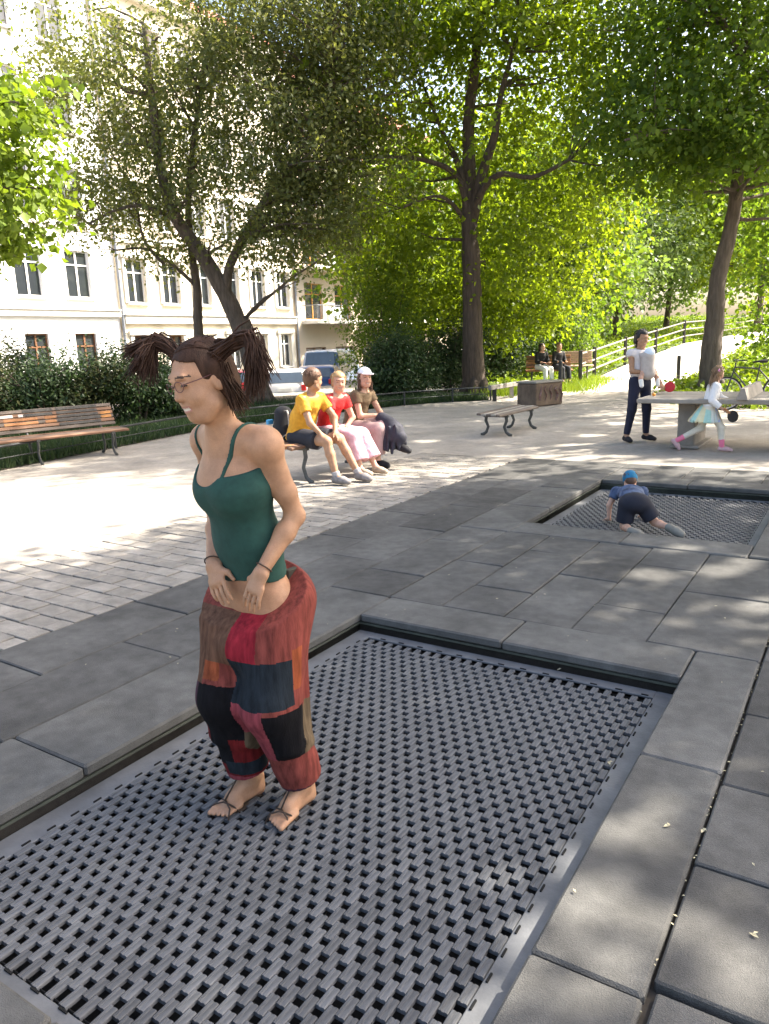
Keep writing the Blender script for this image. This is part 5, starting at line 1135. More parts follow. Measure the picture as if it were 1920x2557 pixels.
# ------------------------------------------------------------------ the other people
def person(label, J, s, skinm, wear, hairspec, vox=.0075, group=None, org=None, hcurl=.4, detail=True, W_=1.0):
    """J: joints in world space. wear: list of (name, material, prims builder(J, lat, fw, s) -> prims, clips)"""
    org = J['pel'] * v3(1, 1, 0) if org is None else org
    root = empty('person', org, 0, label, 'person', group)
    lat = nrm(J['shL'] - J['shR']); spine = nrm(J['nk'] - J['pel']); fw = nrm(np.cross(lat, spine)) ; fw = -fw if fw @ J['look'] < -.3 and J.get('flip', True) else fw
    wa = J['pel'] * .55 + J['nk'] * .45; ch = J['pel'] * .22 + J['nk'] * .78
    if 'wa' in J: wa = J['wa']
    T = [cone(J['pel'], wa, .108 * s * W_, .094 * s * W_, .05 * s, lat, 1.35), cone(wa, ch, .094 * s * W_, .10 * s * W_, .05 * s, lat, 1.35), cone(ch, J['nk'] - spine * .04 * s, .09 * s * W_, .06 * s, .05 * s, lat, 1.5), cone(J['shR'], J['shL'], .048 * s, .048 * s, .05 * s)]
    N_ = [cone(J['nk'] - spine * .03 * s, J['hd'] - J['up'] * .07 * s, .052 * s, .05 * s, .03 * s)]
    arm = {}
    for q in 'LR':
        sh, el, wr = J['sh' + q], J['el' + q], J['wr' + q]
        arm[q] = [cone(sh, el, .048 * s, .037 * s, .03 * s), cone(el, wr, .038 * s, .026 * s, .02 * s)]
    hd = []
    for q in 'LR':
        sg = 1 if q == 'L' else -1; hd += hand(J['wr' + q], J['hdir' + q], J.get('pn' + q, v3(0, 0, -1)), J.get('th' + q, -lat * sg), s, hcurl)
    leg = []
    for q in 'LR':
        hp, kn, an, to = J['hip' + q], J['kn' + q], J['an' + q], J['to' + q]
        leg += [cone(hp, kn, .080 * s, .056 * s, .04 * s), cone(kn, kn * .65 + an * .35, .053 * s, .052 * s, .02 * s), cone(kn * .65 + an * .35, an, .052 * s, .034 * s, .02 * s), cone(an, an * .5 + to * .5, .036 * s, .032 * s, .03 * s), cone(an * .4 + to * .6, to, .030 * s, .022 * s, .02 * s, nrm(np.cross(to - an, ZUP)), 1.4)]
    H, R_, W = head(J['hd'], J['look'], J['up'], s * 1.02, detail)
    body = fin(Sdf(T + N_ + arm['L'] + arm['R'] + hd + leg + H, vox).mesh('body', org), 'body', skinm, root)
    if detail: face_paint(body, org, W, s * 1.02)
    C = dict(J=J, T=T, lat=lat, fw=fw, spine=spine, wa=wa, ch=ch, W=W, R=R_, s=s, W_=W_, org=org, root=root)
    for nm, mat, fn in wear:
        pr, clips = fn(C); S = Sdf(pr, vox, .03)
        for c in clips: S.clip(c)
        fin(S.mesh(nm, org), nm, mat, root)
    if hairspec: hairspec(C)
    return root, C
def plane(p, n): n = nrm(n); return lambda X, Y, Z: (X - p[0]) * n[0] + (Y - p[1]) * n[1] + (Z - p[2]) * n[2]
def shirt(sleeve=.5, length=.0, infl=.014, loose=.0):
    def fn(C):
        J, s = C['J'], C['s']; lat = C['lat']; i = infl; p0 = J['pel'] - C['spine'] * length
        pr = [cone(p0, C['wa'], (.112 + loose) * s * C['W_'] + i, (.098 + loose) * s * C['W_'] + i, .05 * s, lat, 1.35, flat=(True, False)), cone(C['wa'], C['ch'], (.098 + loose) * s * C['W_'] + i, .102 * s * C['W_'] + i, .05 * s, lat, 1.35), cone(C['ch'], J['nk'] - C['spine'] * .05 * s, .092 * s * C['W_'] + i, .056 * s + i, .05 * s, lat, 1.5), cone(J['shR'], J['shL'], .05 * s + i, .05 * s + i, .05 * s)]
        if sleeve > 0:
            for q in 'LR':
                sh, el, wr = J['sh' + q], J['el' + q], J['wr' + q]
                if sleeve <= 1: pr.append(cone(sh, sh + (el - sh) * sleeve, .052 * s + i, .05 * s + i, .03 * s, flat=(False, True)))
                else: pr += [cone(sh, el, .05 * s + i, .045 * s + i, .03 * s), cone(el, el + (wr - el) * (sleeve - 1), .045 * s + i, .036 * s + i, .02 * s, flat=(False, True))]
        return pr, [plane(J['nk'] + C['spine'] * .012 * s - C['fw'] * .0, C['spine'] + C['fw'] * .35)]
    return fn
def trousers(t=1.0, infl=.014, flare=0.0, waist=.05, knee=0.0):
    """t: 0..1 thigh only, 1..2 down the shin"""
    def fn(C):
        J, s = C['J'], C['s']; i = infl; sp = C['spine']
        pr = [cone(J['pel'] - sp * .03 * s, J['pel'] + sp * waist * s, .112 * s + i, .104 * s + i, .04 * s, C['lat'], 1.36, flat=(False, True))]
        for q in 'LR':
            hp, kn, an = J['hip' + q], J['kn' + q], J['an' + q]
            if t <= 1: pr.append(cone(hp, hp + (kn - hp) * t, .086 * s + i, .070 * s + i + flare, .04 * s, flat=(False, True)))
            else: pr += [cone(hp, kn, .084 * s + i, .060 * s + i + knee, .04 * s), cone(kn, kn + (an - kn) * (t - 1), .060 * s + i + knee, .042 * s + i + flare, .03 * s, flat=(False, True))]
        return pr, []
    return fn
def shoes(infl=.008, side='L'):
    def fn(C):
        J, s = C['J'], C['s']; pr = []
        for q in side:
            an, to = J['an' + q], J['to' + q]; kn = J['kn' + q]; d = nrm(to - an); he = an - nrm(d * v3(1, 1, .2)) * .03 * s - nrm(kn - an) * .035 * s; sd = nrm(np.cross(to - an, kn - an))
            pr += [cone(he, an * .45 + to * .55 - nrm(kn - an) * .012 * s, .036 * s + infl, .034 * s + infl, .02), cone(an * .5 + to * .5 - nrm(kn - an) * .006 * s, to, .034 * s + infl, .026 * s + infl, .02, sd, 1.25), cone(an - nrm(kn - an) * .02 * s, an + nrm(kn - an) * .02 * s, .036 * s + infl, .036 * s + infl, .02, flat=(False, True))]
        return pr, []
    return fn
def socks(h=.12, infl=.006, side='L'):
    def fn(C):
        J, s = C['J'], C['s']; return [cone(J['an' + q], J['an' + q] + nrm(J['kn' + q] - J['an' + q]) * h * s, .037 * s + infl, .043 * s + infl, .02, flat=(False, True)) for q in side], []
    return fn
def hair(mat, back=.0, length=0.0, thick=.011, bun=None, strandn=0, front=.045):
    def fn(C):
        W, R_, s, org, root = C['W'], C['R'], C['s'] * 1.02, C['org'], C['root']; hd = C['J']['hd']; x, y, z = R_
        pr = [ell(W(0, -.018, .034), (np.array([.074, .092, .084]) + thick) * s, R_, .02), ell(W(0, -.055, -.02), np.array([.068, .055, .07]) * s, R_, .03)]
        if length > 0:
            for e in (-1, 1): pr += [cone(W(e * .066, -.02, .02), W(e * .072, -.03, -.02 - length), .022 * s, .018 * s, .03)]
            pr.append(cone(W(0, -.07, 0), W(0, -.085, -.02 - length), .05 * s, .042 * s, .03, x, 1.35))
        S = Sdf(pr, .006 if s < .8 else .0065, .02)
        def cut(X, Y, Z):
            b = (X - hd[0]) * y[0] + (Y - hd[1]) * y[1] + (Z - hd[2]) * y[2]; c = (X - hd[0]) * z[0] + (Y - hd[1]) * z[1] + (Z - hd[2]) * z[2]
            return np.minimum(b - .018 * s, front * s + .018 - c)
        S.clip(cut); h = fin(S.mesh('hair', org), 'hair', mat, root); mb = MB()
        if bun is not None: bun(C, mb)
        for i in range(60):
            a = random.uniform(-1.3, 1.3); b = random.uniform(-1.2, .5); p0 = W(.083 * math.sin(a), -.018 + .10 * math.sin(b), .034 + .094 * math.cos(a) * math.cos(b)) - org; ou = nrm(p0 + org - hd); t = rng.normal(0, 1, 3) - ZUP * .7; t = nrm(t - ou * (t @ ou))
            mb.tube([p0 - t * .01 - ou * .004, p0 + t * .02 * s + ou * .001, p0 + t * .04 * s - ou * .008], [.004, .005, .002], 4, False)
        mb.build('hair_strand', mat, h, True)
    return fn
HB = M('hair_darkbrown', (.035, .02, .012), .55, .5, 8, .002, 60); HBR = M('hair_chestnut', (.11, .055, .03), .55, .4, 8, .002, 60); HBL = M('hair_blond', (.36, .22, .10), .55, .35, 8, .002, 60); HBK = M('hair_black', (.012, .009, .008), .5, .4, 8, .002, 60); HFB = M('hair_fairbrown', (.26, .16, .085), .55, .35, 8, .002, 60)
# --- seated trio: bench runs along A, they face B
sb0 = PB0 - B * .02
def seated(t, s, kneeL, kneeR, footL, footR, lean=.16, look=None, sit=.46, side=.0, bt=.0, hd_off=None):
    """t metres along the bench; feet/knee given as (forward, sideways, height)"""
    o = sb0 + A * t + B * bt; f = B; l = np.cross(ZUP, f); l = nrm(l)          # their left
    pel = o + ZUP * (sit + .085 * s) - f * .02; nk = pel + ZUP * .47 * s + f * lean + l * side; J = dict(pel=pel, nk=nk)
    J['wa'] = pel * .55 + nk * .45 - f * .02
    J['shL'], J['shR'] = nk + l * .165 * s - ZUP * .055 * s, nk - l * .165 * s - ZUP * .055 * s
    J['up'] = nrm(ZUP + f * .08); J['look'] = nrm(look if look is not None else f - ZUP * .1); J['hd'] = nk + ZUP * .165 * s + f * .045 * s + (hd_off if hd_off is not None else 0)
    for q, sg, k, ft in (('L', 1, kneeL, footL), ('R', -1, kneeR, footR)):
        J['hip' + q] = pel + l * sg * .09 * s + f * .02 - ZUP * .01; J['kn' + q] = o + f * k[0] + l * k[1] + ZUP * k[2]; J['an' + q] = o + f * ft[0] + l * ft[1] + ZUP * ft[2]
        td = nrm(f * 1.0 + l * ft[3] + ZUP * ft[4]); J['to' + q] = J['an' + q] + td * .15 * s - ZUP * .045 * s
    return J, o, f, l
yl = M('tee_yellow', (.62, .30, .025), .85, .15, 14, .02, 13); rd = M('tee_red', (.50, .02, .02), .85, .15, 14, .02, 13); br_ = M('blouse_brown', (.13, .085, .045), .85, .2, 14, .02, 13)
navy = M('shorts_dark', (.022, .022, .028), .85, .2, 14, .001, 60); pink = M('trousers_pink', (.58, .34, .38), .85, .15, 14, .02, 12); stripe = M('trousers_striped', (.40, .27, .25), .85, .25, 60, .0012, 60, stretch=(3, 3, .2)); blk = M('cloth_black', (.012, .011, .013), .8, .3, 12, .0012, 60)
# man in yellow (nearest)
J, o, f, l = seated(.46, 1.06, (.50, .10, .50), (.50, -.16, .50), (.74, .12, .09, .0, .0), (.62, -.16, .09, .0, .0), .20, None, .45)
J['look'] = nrm(f * .45 + A * .85 - ZUP * .12)
J['elL'] = J['shL'] + f * .17 - ZUP * .24 + l * .05; J['wrL'] = J['knL'] + f * -.06 + ZUP * .085; J['hdirL'] = f * .7 - ZUP * .5 - l * .3
J['elR'] = J['shR'] + f * .14 - ZUP * .26 - l * .05; J['wrR'] = J['knR'] - f * .08 + ZUP * .085; J['hdirR'] = f * .8 - ZUP * .5 + l * .2
person('man in yellow T-shirt and dark shorts leaning forward on the bench', J, 1.06, SK, [('t_shirt', yl, shirt(.55, .06, .016, .012)), ('shorts', navy, trousers(.72, .02, .02, .03)), ('shoe', M('shoe_grey', (.20, .18, .17), .8, .3, 20), shoes(.010)), ('shoe', M('shoe_grey', (.20, .18, .17), .8, .3, 20), shoes(.010, side='R')), ('sock', M('sock_grey', (.3, .28, .27), .9), socks(.06)), ('sock', M('sock_grey', (.3, .28, .27), .9), socks(.06, side='R'))], hair(HBR, thick=.016, front=.03), .0075, 'people sitting on the backless bench')
bagp = o - f * .27 + ZUP * .50
# backpack hanging at his back
S = Sdf([cone(bagp + ZUP * .0, bagp + ZUP * .30, .115, .095, .05, A, 1.35), cone(bagp - f * .09 + ZUP * .03, bagp - f * .09 + ZUP * .15, .05, .045, .04, A, 1.8)], .009)
bo_ = o - f * .27; bg_ = empty('backpack', bo_, 0, 'black backpack behind the man in yellow', 'backpack'); fin(S.mesh('bag_body', bo_), 'bag_body', M('bag_black', (.014, .014, .017), .8, .3, 12), bg_)
mb = MB(); mb.tube(smooth_path([bagp + f * .09 + ZUP * .34 - bo_ - A * .08, bagp + f * .16 + ZUP * .33 - bo_ - A * .1, bagp + f * .17 + ZUP * .1 - bo_ - A * .12, bagp + f * .03 + ZUP * .0 - bo_ - A * .13], 9), .012, 6, True, .4); mb.build('strap', M('strap_grey', (.4, .36, .32), .8), bg_, True)
mb = MB(); mb.box(bagp - f * .155 + ZUP * .2 - bo_ - A * .08, (.02, .05, .03), np.column_stack([f, A, ZUP]), .006); mb.build('badge', M('badge_blue', (.05, .25, .45), .6), bg_)
# person in red (middle)
J, o, f, l = seated(.98, .98, (.46, .10, .48), (.46, -.10, .48), (.66, .10, .085, .0, .0), (.58, -.12, .085, .0, .0), .20, None, .45)
J['look'] = nrm(f * .75 - A * .66 - ZUP * .12)
J['elL'] = J['shL'] + f * .08 - ZUP * .25 + l * .05; J['wrL'] = J['knL'] * .55 + J['hipL'] * .45 + ZUP * .10; J['hdirL'] = f * .7 - ZUP * .2 - l * .6
J['elR'] = J['shR'] + f * .08 - ZUP * .25 - l * .05; J['wrR'] = J['knR'] * .55 + J['hipR'] * .45 + ZUP * .10; J['hdirR'] = f * .8 - ZUP * .2 + l * .6
def redbun(C, mb): strands(mb, C['W'](.0, -.09, .0) - C['org'], [C['W'](0, -.10, -.12) - C['org'], C['W'](.05, -.06, -.11) - C['org']], .02, 60, .015)
person('fair-haired person in red T-shirt and pink trousers in the middle of the bench', J, .98, SK2, [('t_shirt', rd, shirt(.5, .04, .012)), ('trousers', pink, trousers(1.72, .03, .055, .03, .015)), ('shoe', M('shoe_beige', (.36, .28, .2), .8, .3, 20), shoes(.006)), ('shoe', M('shoe_beige', (.36, .28, .2), .8, .3, 20), shoes(.006, side='R'))], hair(HBL, length=.03, thick=.012, bun=redbun), .0075, 'people sitting on the backless bench')
# woman with the cap (far end)
J, o, f, l = seated(1.62, 1.0, (.46, .02, .58), (.45, -.12, .50), (.70, -.02, .30, -.1, -.15), (.42, -.12, .085, .0, .0), .16, None, .45, .0)
J['look'] = nrm(f * .82 - A * .52 - ZUP * .02)
J['elL'] = J['shL'] + f * .13 - ZUP * .25 + l * .04; J['wrL'] = J['knL'] + f * .0 + ZUP * .085; J['hdirL'] = f * .8 - ZUP * .5 - l * .3
J['elR'] = J['shR'] + f * .10 - ZUP * .26 - l * .06; J['wrR'] = J['knL'] - f * .10 + ZUP * .10 - l * .03; J['hdirR'] = f * .6 - ZUP * .1 + l * .8
def caphair(C, mb):
    for e in (-1, 1): strands(mb, C['W'](e * .07, -.01, .0) - C['org'], [C['W'](e * .075, .01, -.15) - C['org'], C['W'](e * .085, .03, -.17) - C['org']], .012, 70, .014)
_, Cc = person('woman in white cap and brown blouse with crossed legs at the bench end', J, 1.0, SK2, [('blouse', br_, shirt(.42, .10, .016, .014)), ('trousers', stripe, trousers(1.75, .022, .035, .03, .012)), ('shoe', blk, shoes(.012)), ('shoe', blk, shoes(.012, side='R'))], hair(HBR, length=.10, thick=.008, bun=caphair), .0075, 'people sitting on the backless bench')
def cap(C, mat, label=None, brim=1, low=.052, g=0.0):
    W, R_, s, org = C['W'], C['R'], C['s'] * 1.02, C['org']; hd = C['J']['hd']; x, y, z = R_
    S = Sdf([ell(W(0, -.014, .040), (np.array([.092, .112, .098]) + g) * s, R_, .01)], .006); S.clip(lambda X, Y, Z: (low * s - ((X - hd[0]) * z[0] + (Y - hd[1]) * z[1] + (Z - hd[2]) * z[2])))
    c = fin(S.mesh('cap', org), 'cap', mat, C['root'])
    if brim:
        S = Sdf([ell(W(0, .10, .052), np.array([.078, .085, .016]) * s, R_, .01)], .005); S.clip(lambda X, Y, Z: .012 * s + .0 - ((X - hd[0]) * y[0] + (Y - hd[1]) * y[1] + (Z - hd[2]) * y[2] - .05 * s)); fin(S.mesh('brim', org), 'brim', mat, c)
cap(Cc, M('cap_white', (.72, .72, .74), .8, .08, 12))
# dark jacket / bag over her knees
jb = J['knL'] * .6 + J['anL'] * .4; jo = jb * v3(1, 1, 0)
G = [ell(jb + f * .03 - ZUP * .06, (.13, .13, .18), None, .05), cone(J['knL'] + ZUP * .05 - f * .04, J['knL'] + f * .08 - ZUP * .02, .09, .10, .06), cone(jb + f * .06, J['anL'] + ZUP * .10, .13, .10, .06)]
for i in range(26):
    a = random.uniform(0, 6.28); b_ = random.uniform(-.5, .5); r_ = random.uniform(.13, .175); G.append(cone(jb + f * .03 + v3(math.cos(a) * r_ * .8, math.sin(a) * r_ * .8, random.uniform(0, .10)), jb + f * .03 + v3(math.cos(a + b_) * r_, math.sin(a + b_) * r_, random.uniform(-.26, -.12)), .016, .02, .018))
tag(fin(Sdf(G, .009).mesh('jacket', jo), 'jacket', M('jacket_navy', (.022, .022, .034), .75, .4, 14, .003, 30), None), 'dark navy jacket bundled over the knees of the woman in the cap', 'jacket').location = jo

# --- mother with baby carrier
def ground(x, y): p = gp(x, y); p[2] = 0; return p
m0 = (ground(1567, 1103) + ground(1612, 1100)) / 2; fM = nrm(v3(.35, -.94, 0)); lM = np.cross(ZUP, fM)
J = dict(pel=m0 + ZUP * .90 + fM * .02, nk=m0 + ZUP * 1.385, up=nrm(v3(.04, 0, 1)), look=nrm(v3(.45, -.85, -.22))); J['hd'] = J['nk'] + ZUP * .165 + fM * .03
J['shL'], J['shR'] = J['nk'] + lM * .165 - ZUP * .055, J['nk'] - lM * .165 - ZUP * .055
for q, sg, gx in (('L', 1, ground(1615, 1100)), ('R', -1, ground(1566, 1104))):
    J['hip' + q] = J['pel'] + lM * sg * .09; J['an' + q] = gx + ZUP * .085 - fM * .03; J['kn' + q] = (J['hip' + q] + J['an' + q]) / 2 + fM * .03; J['to' + q] = J['an' + q] + fM * .15 + lM * sg * .04 - ZUP * .05
J['elL'] = J['shL'] - ZUP * .27 + lM * .06 + fM * .05; J['wrL'] = J['elL'] + fM * .16 - ZUP * .17 - lM * .0; J['hdirL'] = fM * .5 - ZUP * .8
J['elR'] = J['shR'] - ZUP * .26 - lM * .04 + fM * .08; J['wrR'] = J['elR'] + lM * .20 + fM * .13 - ZUP * .03; J['hdirR'] = lM * .9 + fM * .2 - ZUP * .1
def momhair(C, mb): strands(mb, C['W'](0, -.10, .0) - C['org'], [C['W'](-.05, -.09, -.20) - C['org'], C['W'](-.07, -.07, -.17) - C['org']], .02, 110, .02)
wt = M('top_white', (.60, .55, .53), .85, .1, 14, .0012, 60)
_, Cm = person('woman in white top with a baby carrier holding a red bat at the table', J, 1.0, SK3, [('top', wt, shirt(.18, -.10, .013)), ('leggings', M('leggings_navy', (.012, .014, .032), .8, .25, 12), trousers(1.92, .007, .0, .10)), ('shoe', blk, shoes(.006)), ('shoe', blk, shoes(.006, side='R'))], hair(HBK, length=.05, thick=.01, bun=momhair), .0085)
org = Cm['org']; bc_ = J['pel'] + ZUP * .27 + fM * .17
S = Sdf([cone(bc_ - ZUP * .13, bc_ + ZUP * .10, .105, .10, .06, lM, 1.1), cone(J['shR'] + ZUP * .03 + lM * .05, bc_ + ZUP * .05, .03, .05, .05), cone(J['shL'] + ZUP * .03 - lM * .05, bc_ + ZUP * .05, .03, .05, .05), cone(bc_ - ZUP * .1, J['pel'] + lM * .14 + ZUP * .08, .06, .025, .05), cone(bc_ - ZUP * .1, J['pel'] - lM * .14 + ZUP * .08, .06, .025, .05)], .0085)
wrap = tag(fin(S.mesh('baby_carrier', org), 'baby_carrier', M('wrap_cloth', (.42, .37, .33), .85, .15, 10, .002, 40), None), 'pale wrap carrier tied on the chest of the woman at the table', 'carrier'); wrap.location = org
bh = bc_ + ZUP * .155 + fM * .01; baby_o = bc_.copy()
S = Sdf([ell(bh, (.068, .072, .075), None, .02), cone(bh - ZUP * .06, bc_ - ZUP * .02, .05, .085, .04), cone(bc_ - ZUP * .12 - lM * .09, bc_ - ZUP * .20 - lM * .15 + fM * .03, .038, .03, .03), cone(bc_ - ZUP * .20 - lM * .15 + fM * .03, bc_ - ZUP * .29 - lM * .15 + fM * .04, .032, .024, .02), cone(bc_ - ZUP * .12 + lM * .09, bc_ - ZUP * .20 + lM * .14 + fM * .03, .038, .03, .03), cone(bc_ - ZUP * .20 + lM * .14 + fM * .03, bc_ - ZUP * .29 + lM * .14 + fM * .04, .032, .024, .02)], .0085)
baby = empty('person', baby_o, 0, 'baby with pale bonnet and white socks in the wrap carrier', 'person'); fin(S.mesh('body', baby_o), 'body', SK2, baby)
S = Sdf([ell(bh + ZUP * .008 + fM * .008, (.078, .082, .080), None, .02)], .008); fin(S.mesh('bonnet', baby_o), 'bonnet', M('bonnet', (.58, .66, .74), .9, .1, 12), baby)
for e in (-1, 1):
    S = Sdf([cone(bc_ - ZUP * .23 + lM * e * .15 + fM * .035, bc_ - ZUP * .31 + lM * e * .145 + fM * .05, .036, .032, .02)], .008); fin(S.mesh('sock', baby_o), 'sock', m_white, baby)
def bat(label, p, normal, hdir, mat):
    n = nrm(normal); h = nrm(np.asarray(hdir) - n * (np.asarray(hdir) @ n)); b = empty('table_tennis_bat', p, 0, label, 'bat', 'table tennis bats')
    mb = MB(); mb.lathe((0, 0, 0), [(.072, -.006), (.079, -.004), (.079, .004), (.072, .006)], 22, n); mb.build('blade', mat, b, True)
    mb = MB(); sd_ = np.cross(n, h); mb.box(h * .115, (.014, .055, .011), np.column_stack([sd_, h, n]), .004); mb.build('handle', m_bw3, b); return b
bp0 = J['wrL'] + nrm(J['hdirL']) * .08
bat('red table tennis bat held by the woman with the baby', J['wrL'] + nrm(J['hdirL']) * .06 + lM * .12 - ZUP * .02 + fM * .03, v3(-.2, -1, .1), -lM, M('bat_red', (.50, .02, .03), .6, .1))

# --- girl running with a black bat
g0 = (ground(1695, 1120) + ground(1795, 1125)) / 2; g0[1] -= .12; fG = nrm(v3(.93, -.36, 0)); lG = np.cross(ZUP, fG); s = .72
J = dict(pel=g0 + ZUP * .60 + fG * .05, nk=g0 + ZUP * .94 + fG * .12, up=nrm(v3(.1, 0, 1)), look=nrm(v3(.75, .55, .05))); J['hd'] = J['nk'] + ZUP * .13 + fG * .03
J['shL'], J['shR'] = J['nk'] + lG * .115 - ZUP * .045, J['nk'] - lG * .115 - ZUP * .045
J['hipL'], J['hipR'] = J['pel'] + lG * .06, J['pel'] - lG * .06
J['anR'] = g0 + fG * .24 - lG * .06 + ZUP * .065; J['knR'] = J['pel'] + fG * .17 - ZUP * .27 - lG * .06; J['toR'] = J['anR'] + fG * .12 - ZUP * .04
J['anL'] = g0 - fG * .34 + lG * .05 + ZUP * .13; J['knL'] = J['pel'] - fG * .08 - ZUP * .29 + lG * .06; J['toL'] = J['anL'] + fG * .04 - ZUP * .115
J['elR'] = J['shR'] - ZUP * .19 - lG * .05 - fG * .04; J['wrR'] = J['elR'] + fG * .13 - ZUP * .11 - lG * .01; J['hdirR'] = fG * .8 - ZUP * .6
J['elL'] = J['shL'] - ZUP * .17 + lG * .04 + fG * .06; J['wrL'] = J['elL'] + fG * .14 - ZUP * .06; J['hdirL'] = fG
def girlhair(C, mb): strands(mb, C['W'](0, -.09, .03) - C['org'], [C['W'](-.0, -.20, -.26) - C['org'], C['W'](.02, -.17, -.30) - C['org'], C['W'](.0, -.15, -.33) - C['org']], .025, 150, .025)
def tutu(C):
    J = C['J']; p = J['pel']; pr = [cone(p + ZUP * .03, p - ZUP * .19 - fG * .04, .095, .205, .03, flat=(True, True))]
    for i in range(22):
        a = i * 2 * math.pi / 22; d = v3(math.cos(a), math.sin(a), 0); pr.append(cone(p + d * .095, p - fG * .04 + d * .20 - ZUP * .185, .012, .020, .02))
    return pr, [lambda X, Y, Z: (p[2] - .20) - Z + 0 * X + 0 * Y]
tu = M('tutu_tulle', (.50, .62, .60), .9, .1, 6, .002, 40, col2=(.68, .62, .50))
_, Cg = person('girl in white top and pastel tulle skirt running past the table', J, s, SK2, [('top', M('cardigan_white', (.70, .69, .68), .85, .06, 14, .0015, 50), shirt(1.8, .0, .014)), ('tulle_skirt', tu, tutu), ('tights', M('tights_cream', (.60, .56, .46), .85, .1, 12), trousers(1.8, .005)), ('sock', M('sock_pink', (.72, .18, .28), .85, .1, 20), socks(.16, .008)), ('sock', M('sock_pink', (.72, .18, .28), .85, .1, 20), socks(.16, .008, side='R')), ('shoe', M('shoe_pink', (.52, .34, .34), .7, .2, 20), shoes(.005)), ('shoe', M('shoe_pink', (.52, .34, .34), .7, .2, 20), shoes(.005, side='R'))], hair(HFB, thick=.012, length=.02, bun=girlhair), .007)
sk_ = [c_ for c_ in Cg['root'].children if c_.name.startswith('tulle_skirt')][0].data
for n_, c_ in (('mint', (.36, .56, .48)), ('cream', (.62, .56, .34)), ('lilac', (.36, .42, .60)), ('blush', (.60, .40, .40))): sk_.materials.append(M('tulle_' + n_, c_, .9, .12, 8, .002, 40))
def tulle(c):
    p_ = J['pel'] - Cg['org']; a_ = np.arctan2(c[:, 1] - p_[1], c[:, 0] - p_[0]); k_ = ((a_ + 3.2) / 6.3 * 13).astype(int); return np.array([1, 2, 1, 0, 3, 2, 4])[k_ % 7]
paint_faces(sk_, tulle)
mb = MB(); c = Cg['W'](.062, -.070, .045) - Cg['org']
for e in (-1, 1): mb.lathe(c + Cg['R'][1] * e * .02, [(.004, -.012), (.018, -.008), (.022, 0), (.018, .008), (.004, .012)], 10, Cg['R'][0])
mb.build('hair_bow', M('bow_pink', (.75, .30, .48), .7, .1), Cg['root'], True)
bat('black table tennis bat in the hand of the running girl', J['wrR'] + nrm(J['hdirR']) * .17 - lG * .01, v3(.15, -1, .15), -J['hdirR'], M('bat_black', (.012, .012, .012), .7, .2))

# --- boy crawling on the far trampoline, seen from behind
mz = -.10; s = .66
kR, kL = gp(1655, 1330, mz), gp(1568, 1335, mz); bo0 = (kR + kL) / 2; fB = nrm(v3(.12, .99, 0)); lB = np.cross(ZUP, fB)
pel = at(1585, 1255, 6.45)
J = dict(pel=pel, nk=pel + fB * .34 + ZUP * .04 + lB * -.02, look=nrm(fB * .8 - ZUP * .6), up=nrm(fB * .5 + ZUP * .85), flip=False); J['hd'] = J['nk'] + fB * .09 + ZUP * .075 + lB * -.02
J['shL'], J['shR'] = J['nk'] + lB * .12 - ZUP * .01, J['nk'] - lB * .12 - ZUP * .01
J['wrL'] = v3(*(J['shL'] + lB * .06 - fB * .03)[:2], mz + .045); J['elL'] = (J['shL'] + J['wrL']) / 2 + lB * .03; J['hdirL'] = fB * 1.0 + lB * .3 - ZUP * .3
J['wrR'] = v3(*(J['shR'] - lB * .03 + fB * .10)[:2], mz + .045); J['elR'] = (J['shR'] + J['wrR']) / 2 - lB * .03; J['hdirR'] = fB - ZUP * .3
J['hipL'], J['hipR'] = pel + lB * .065 - ZUP * .01, pel - lB * .065 - ZUP * .01
J['knL'] = v3(*(pel + lB * .08 + fB * .02)[:2], mz + .045); J['anL'] = J['knL'] - fB * .24 + lB * -.02 + ZUP * .015; J['toL'] = J['anL'] - fB * .05 - ZUP * .03 - lB * .07
J['knR'] = v3(*(pel - lB * .17 - fB * .02)[:2], mz + .09); J['anR'] = J['knR'] - fB * .20 - lB * .08 + ZUP * .0; J['toR'] = J['anR'] - fB * .05 - lB * .09 - ZUP * .05
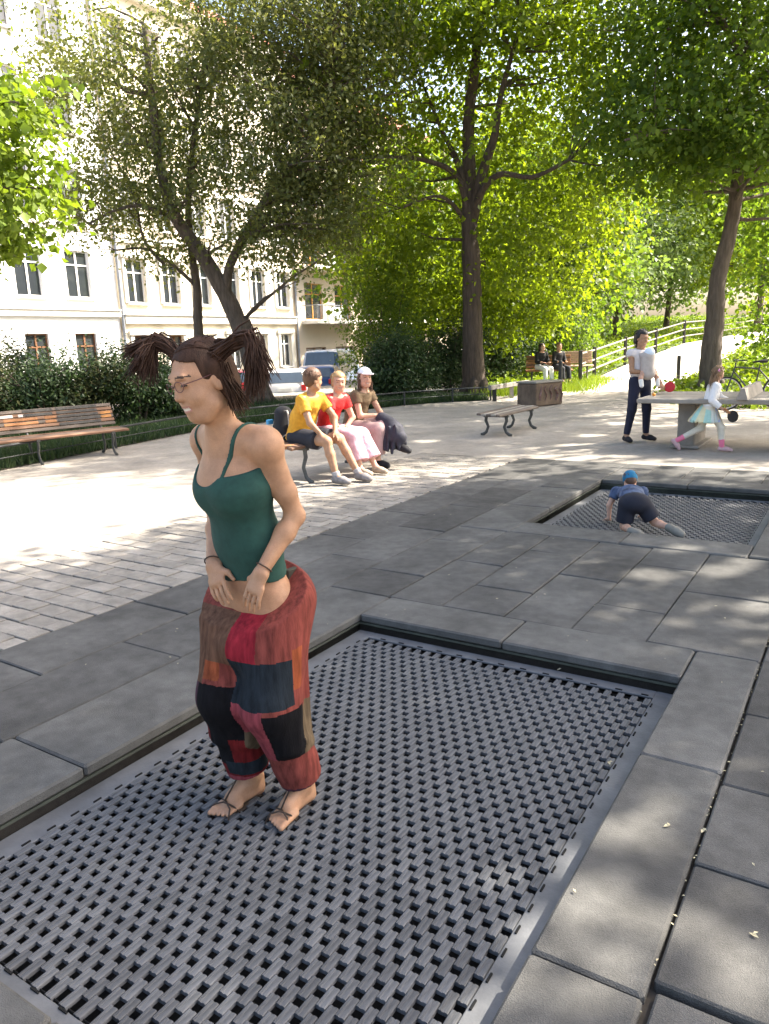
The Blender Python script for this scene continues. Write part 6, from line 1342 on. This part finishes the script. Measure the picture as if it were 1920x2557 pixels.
_, Cb = person('boy in blue cap and dark shorts crawling on the far trampoline', J, s, SK2, [('shirt', M('shirt_blueprint', (.03, .045, .10), .85, .5, 18, .0012, 60, col2=(.10, .14, .24)), shirt(.5, .02, .012)), ('shorts', M('shorts_navy', (.014, .015, .024), .85, .2, 12), trousers(.80, .018, .012, .06)), ('shoe', M('shoe_sole', (.19, .18, .15), .8, .2, 16), shoes(.010)), ('shoe', M('shoe_sole', (.19, .18, .15), .8, .2, 16), shoes(.010, side='R'))], hair(HBR, thick=.008), .007)
cap(Cb, M('cap_blue', (.02, .16, .28), .8, .2, 14), low=-.02, g=.008)
# --- the couple far back on the orange bench
def tiny(label, p, f, top, bottom, hm, skinm, lean=0.0):
    l = np.cross(ZUP, f); sit = p + ZUP * .57; J = dict(pel=sit, nk=sit + ZUP * .46 + f * .06, up=ZUP, look=nrm(f + l * lean)); J['hd'] = J['nk'] + ZUP * .165 + f * .03
    for q, e in (('L', 1), ('R', -1)):
        J['sh' + q] = J['nk'] + l * e * .16 - ZUP * .05; J['el' + q] = J['sh' + q] + l * e * .05 - ZUP * .25 + f * .05; J['wr' + q] = J['el' + q] + f * .2 - l * e * .08 - ZUP * .02; J['hdir' + q] = f - l * e * .5
        J['hip' + q] = sit + l * e * .09; J['kn' + q] = p + f * .45 + l * e * .11 + ZUP * .5; J['an' + q] = p + f * .52 + l * e * .12 + ZUP * .09; J['to' + q] = J['an' + q] + f * .15 - ZUP * .045
    return person(label, J, 1.0, skinm, [('top', top, shirt(1.7, .06, .016)), ('trousers', bottom, trousers(1.8, .02, .01)), ('shoe', blk, shoes(.008)), ('shoe', blk, shoes(.008, side='R'))], hair(hm, length=.08, thick=.012), .012, 'couple on the far bench')
fb = nrm(v3(.35, -.94, 0)); p1 = f1 + v3(.48, -.02, 0); p2_ = f1 + v3(1.02, -.08, 0)
tiny('dark-haired person in black top and white trousers on the far orange bench', p1, fb, blk, m_white, HB, SK2, .5)
tiny('person in black sitting close on the far orange bench', p2_, fb, blk, navy, HBR, SK, -.4)
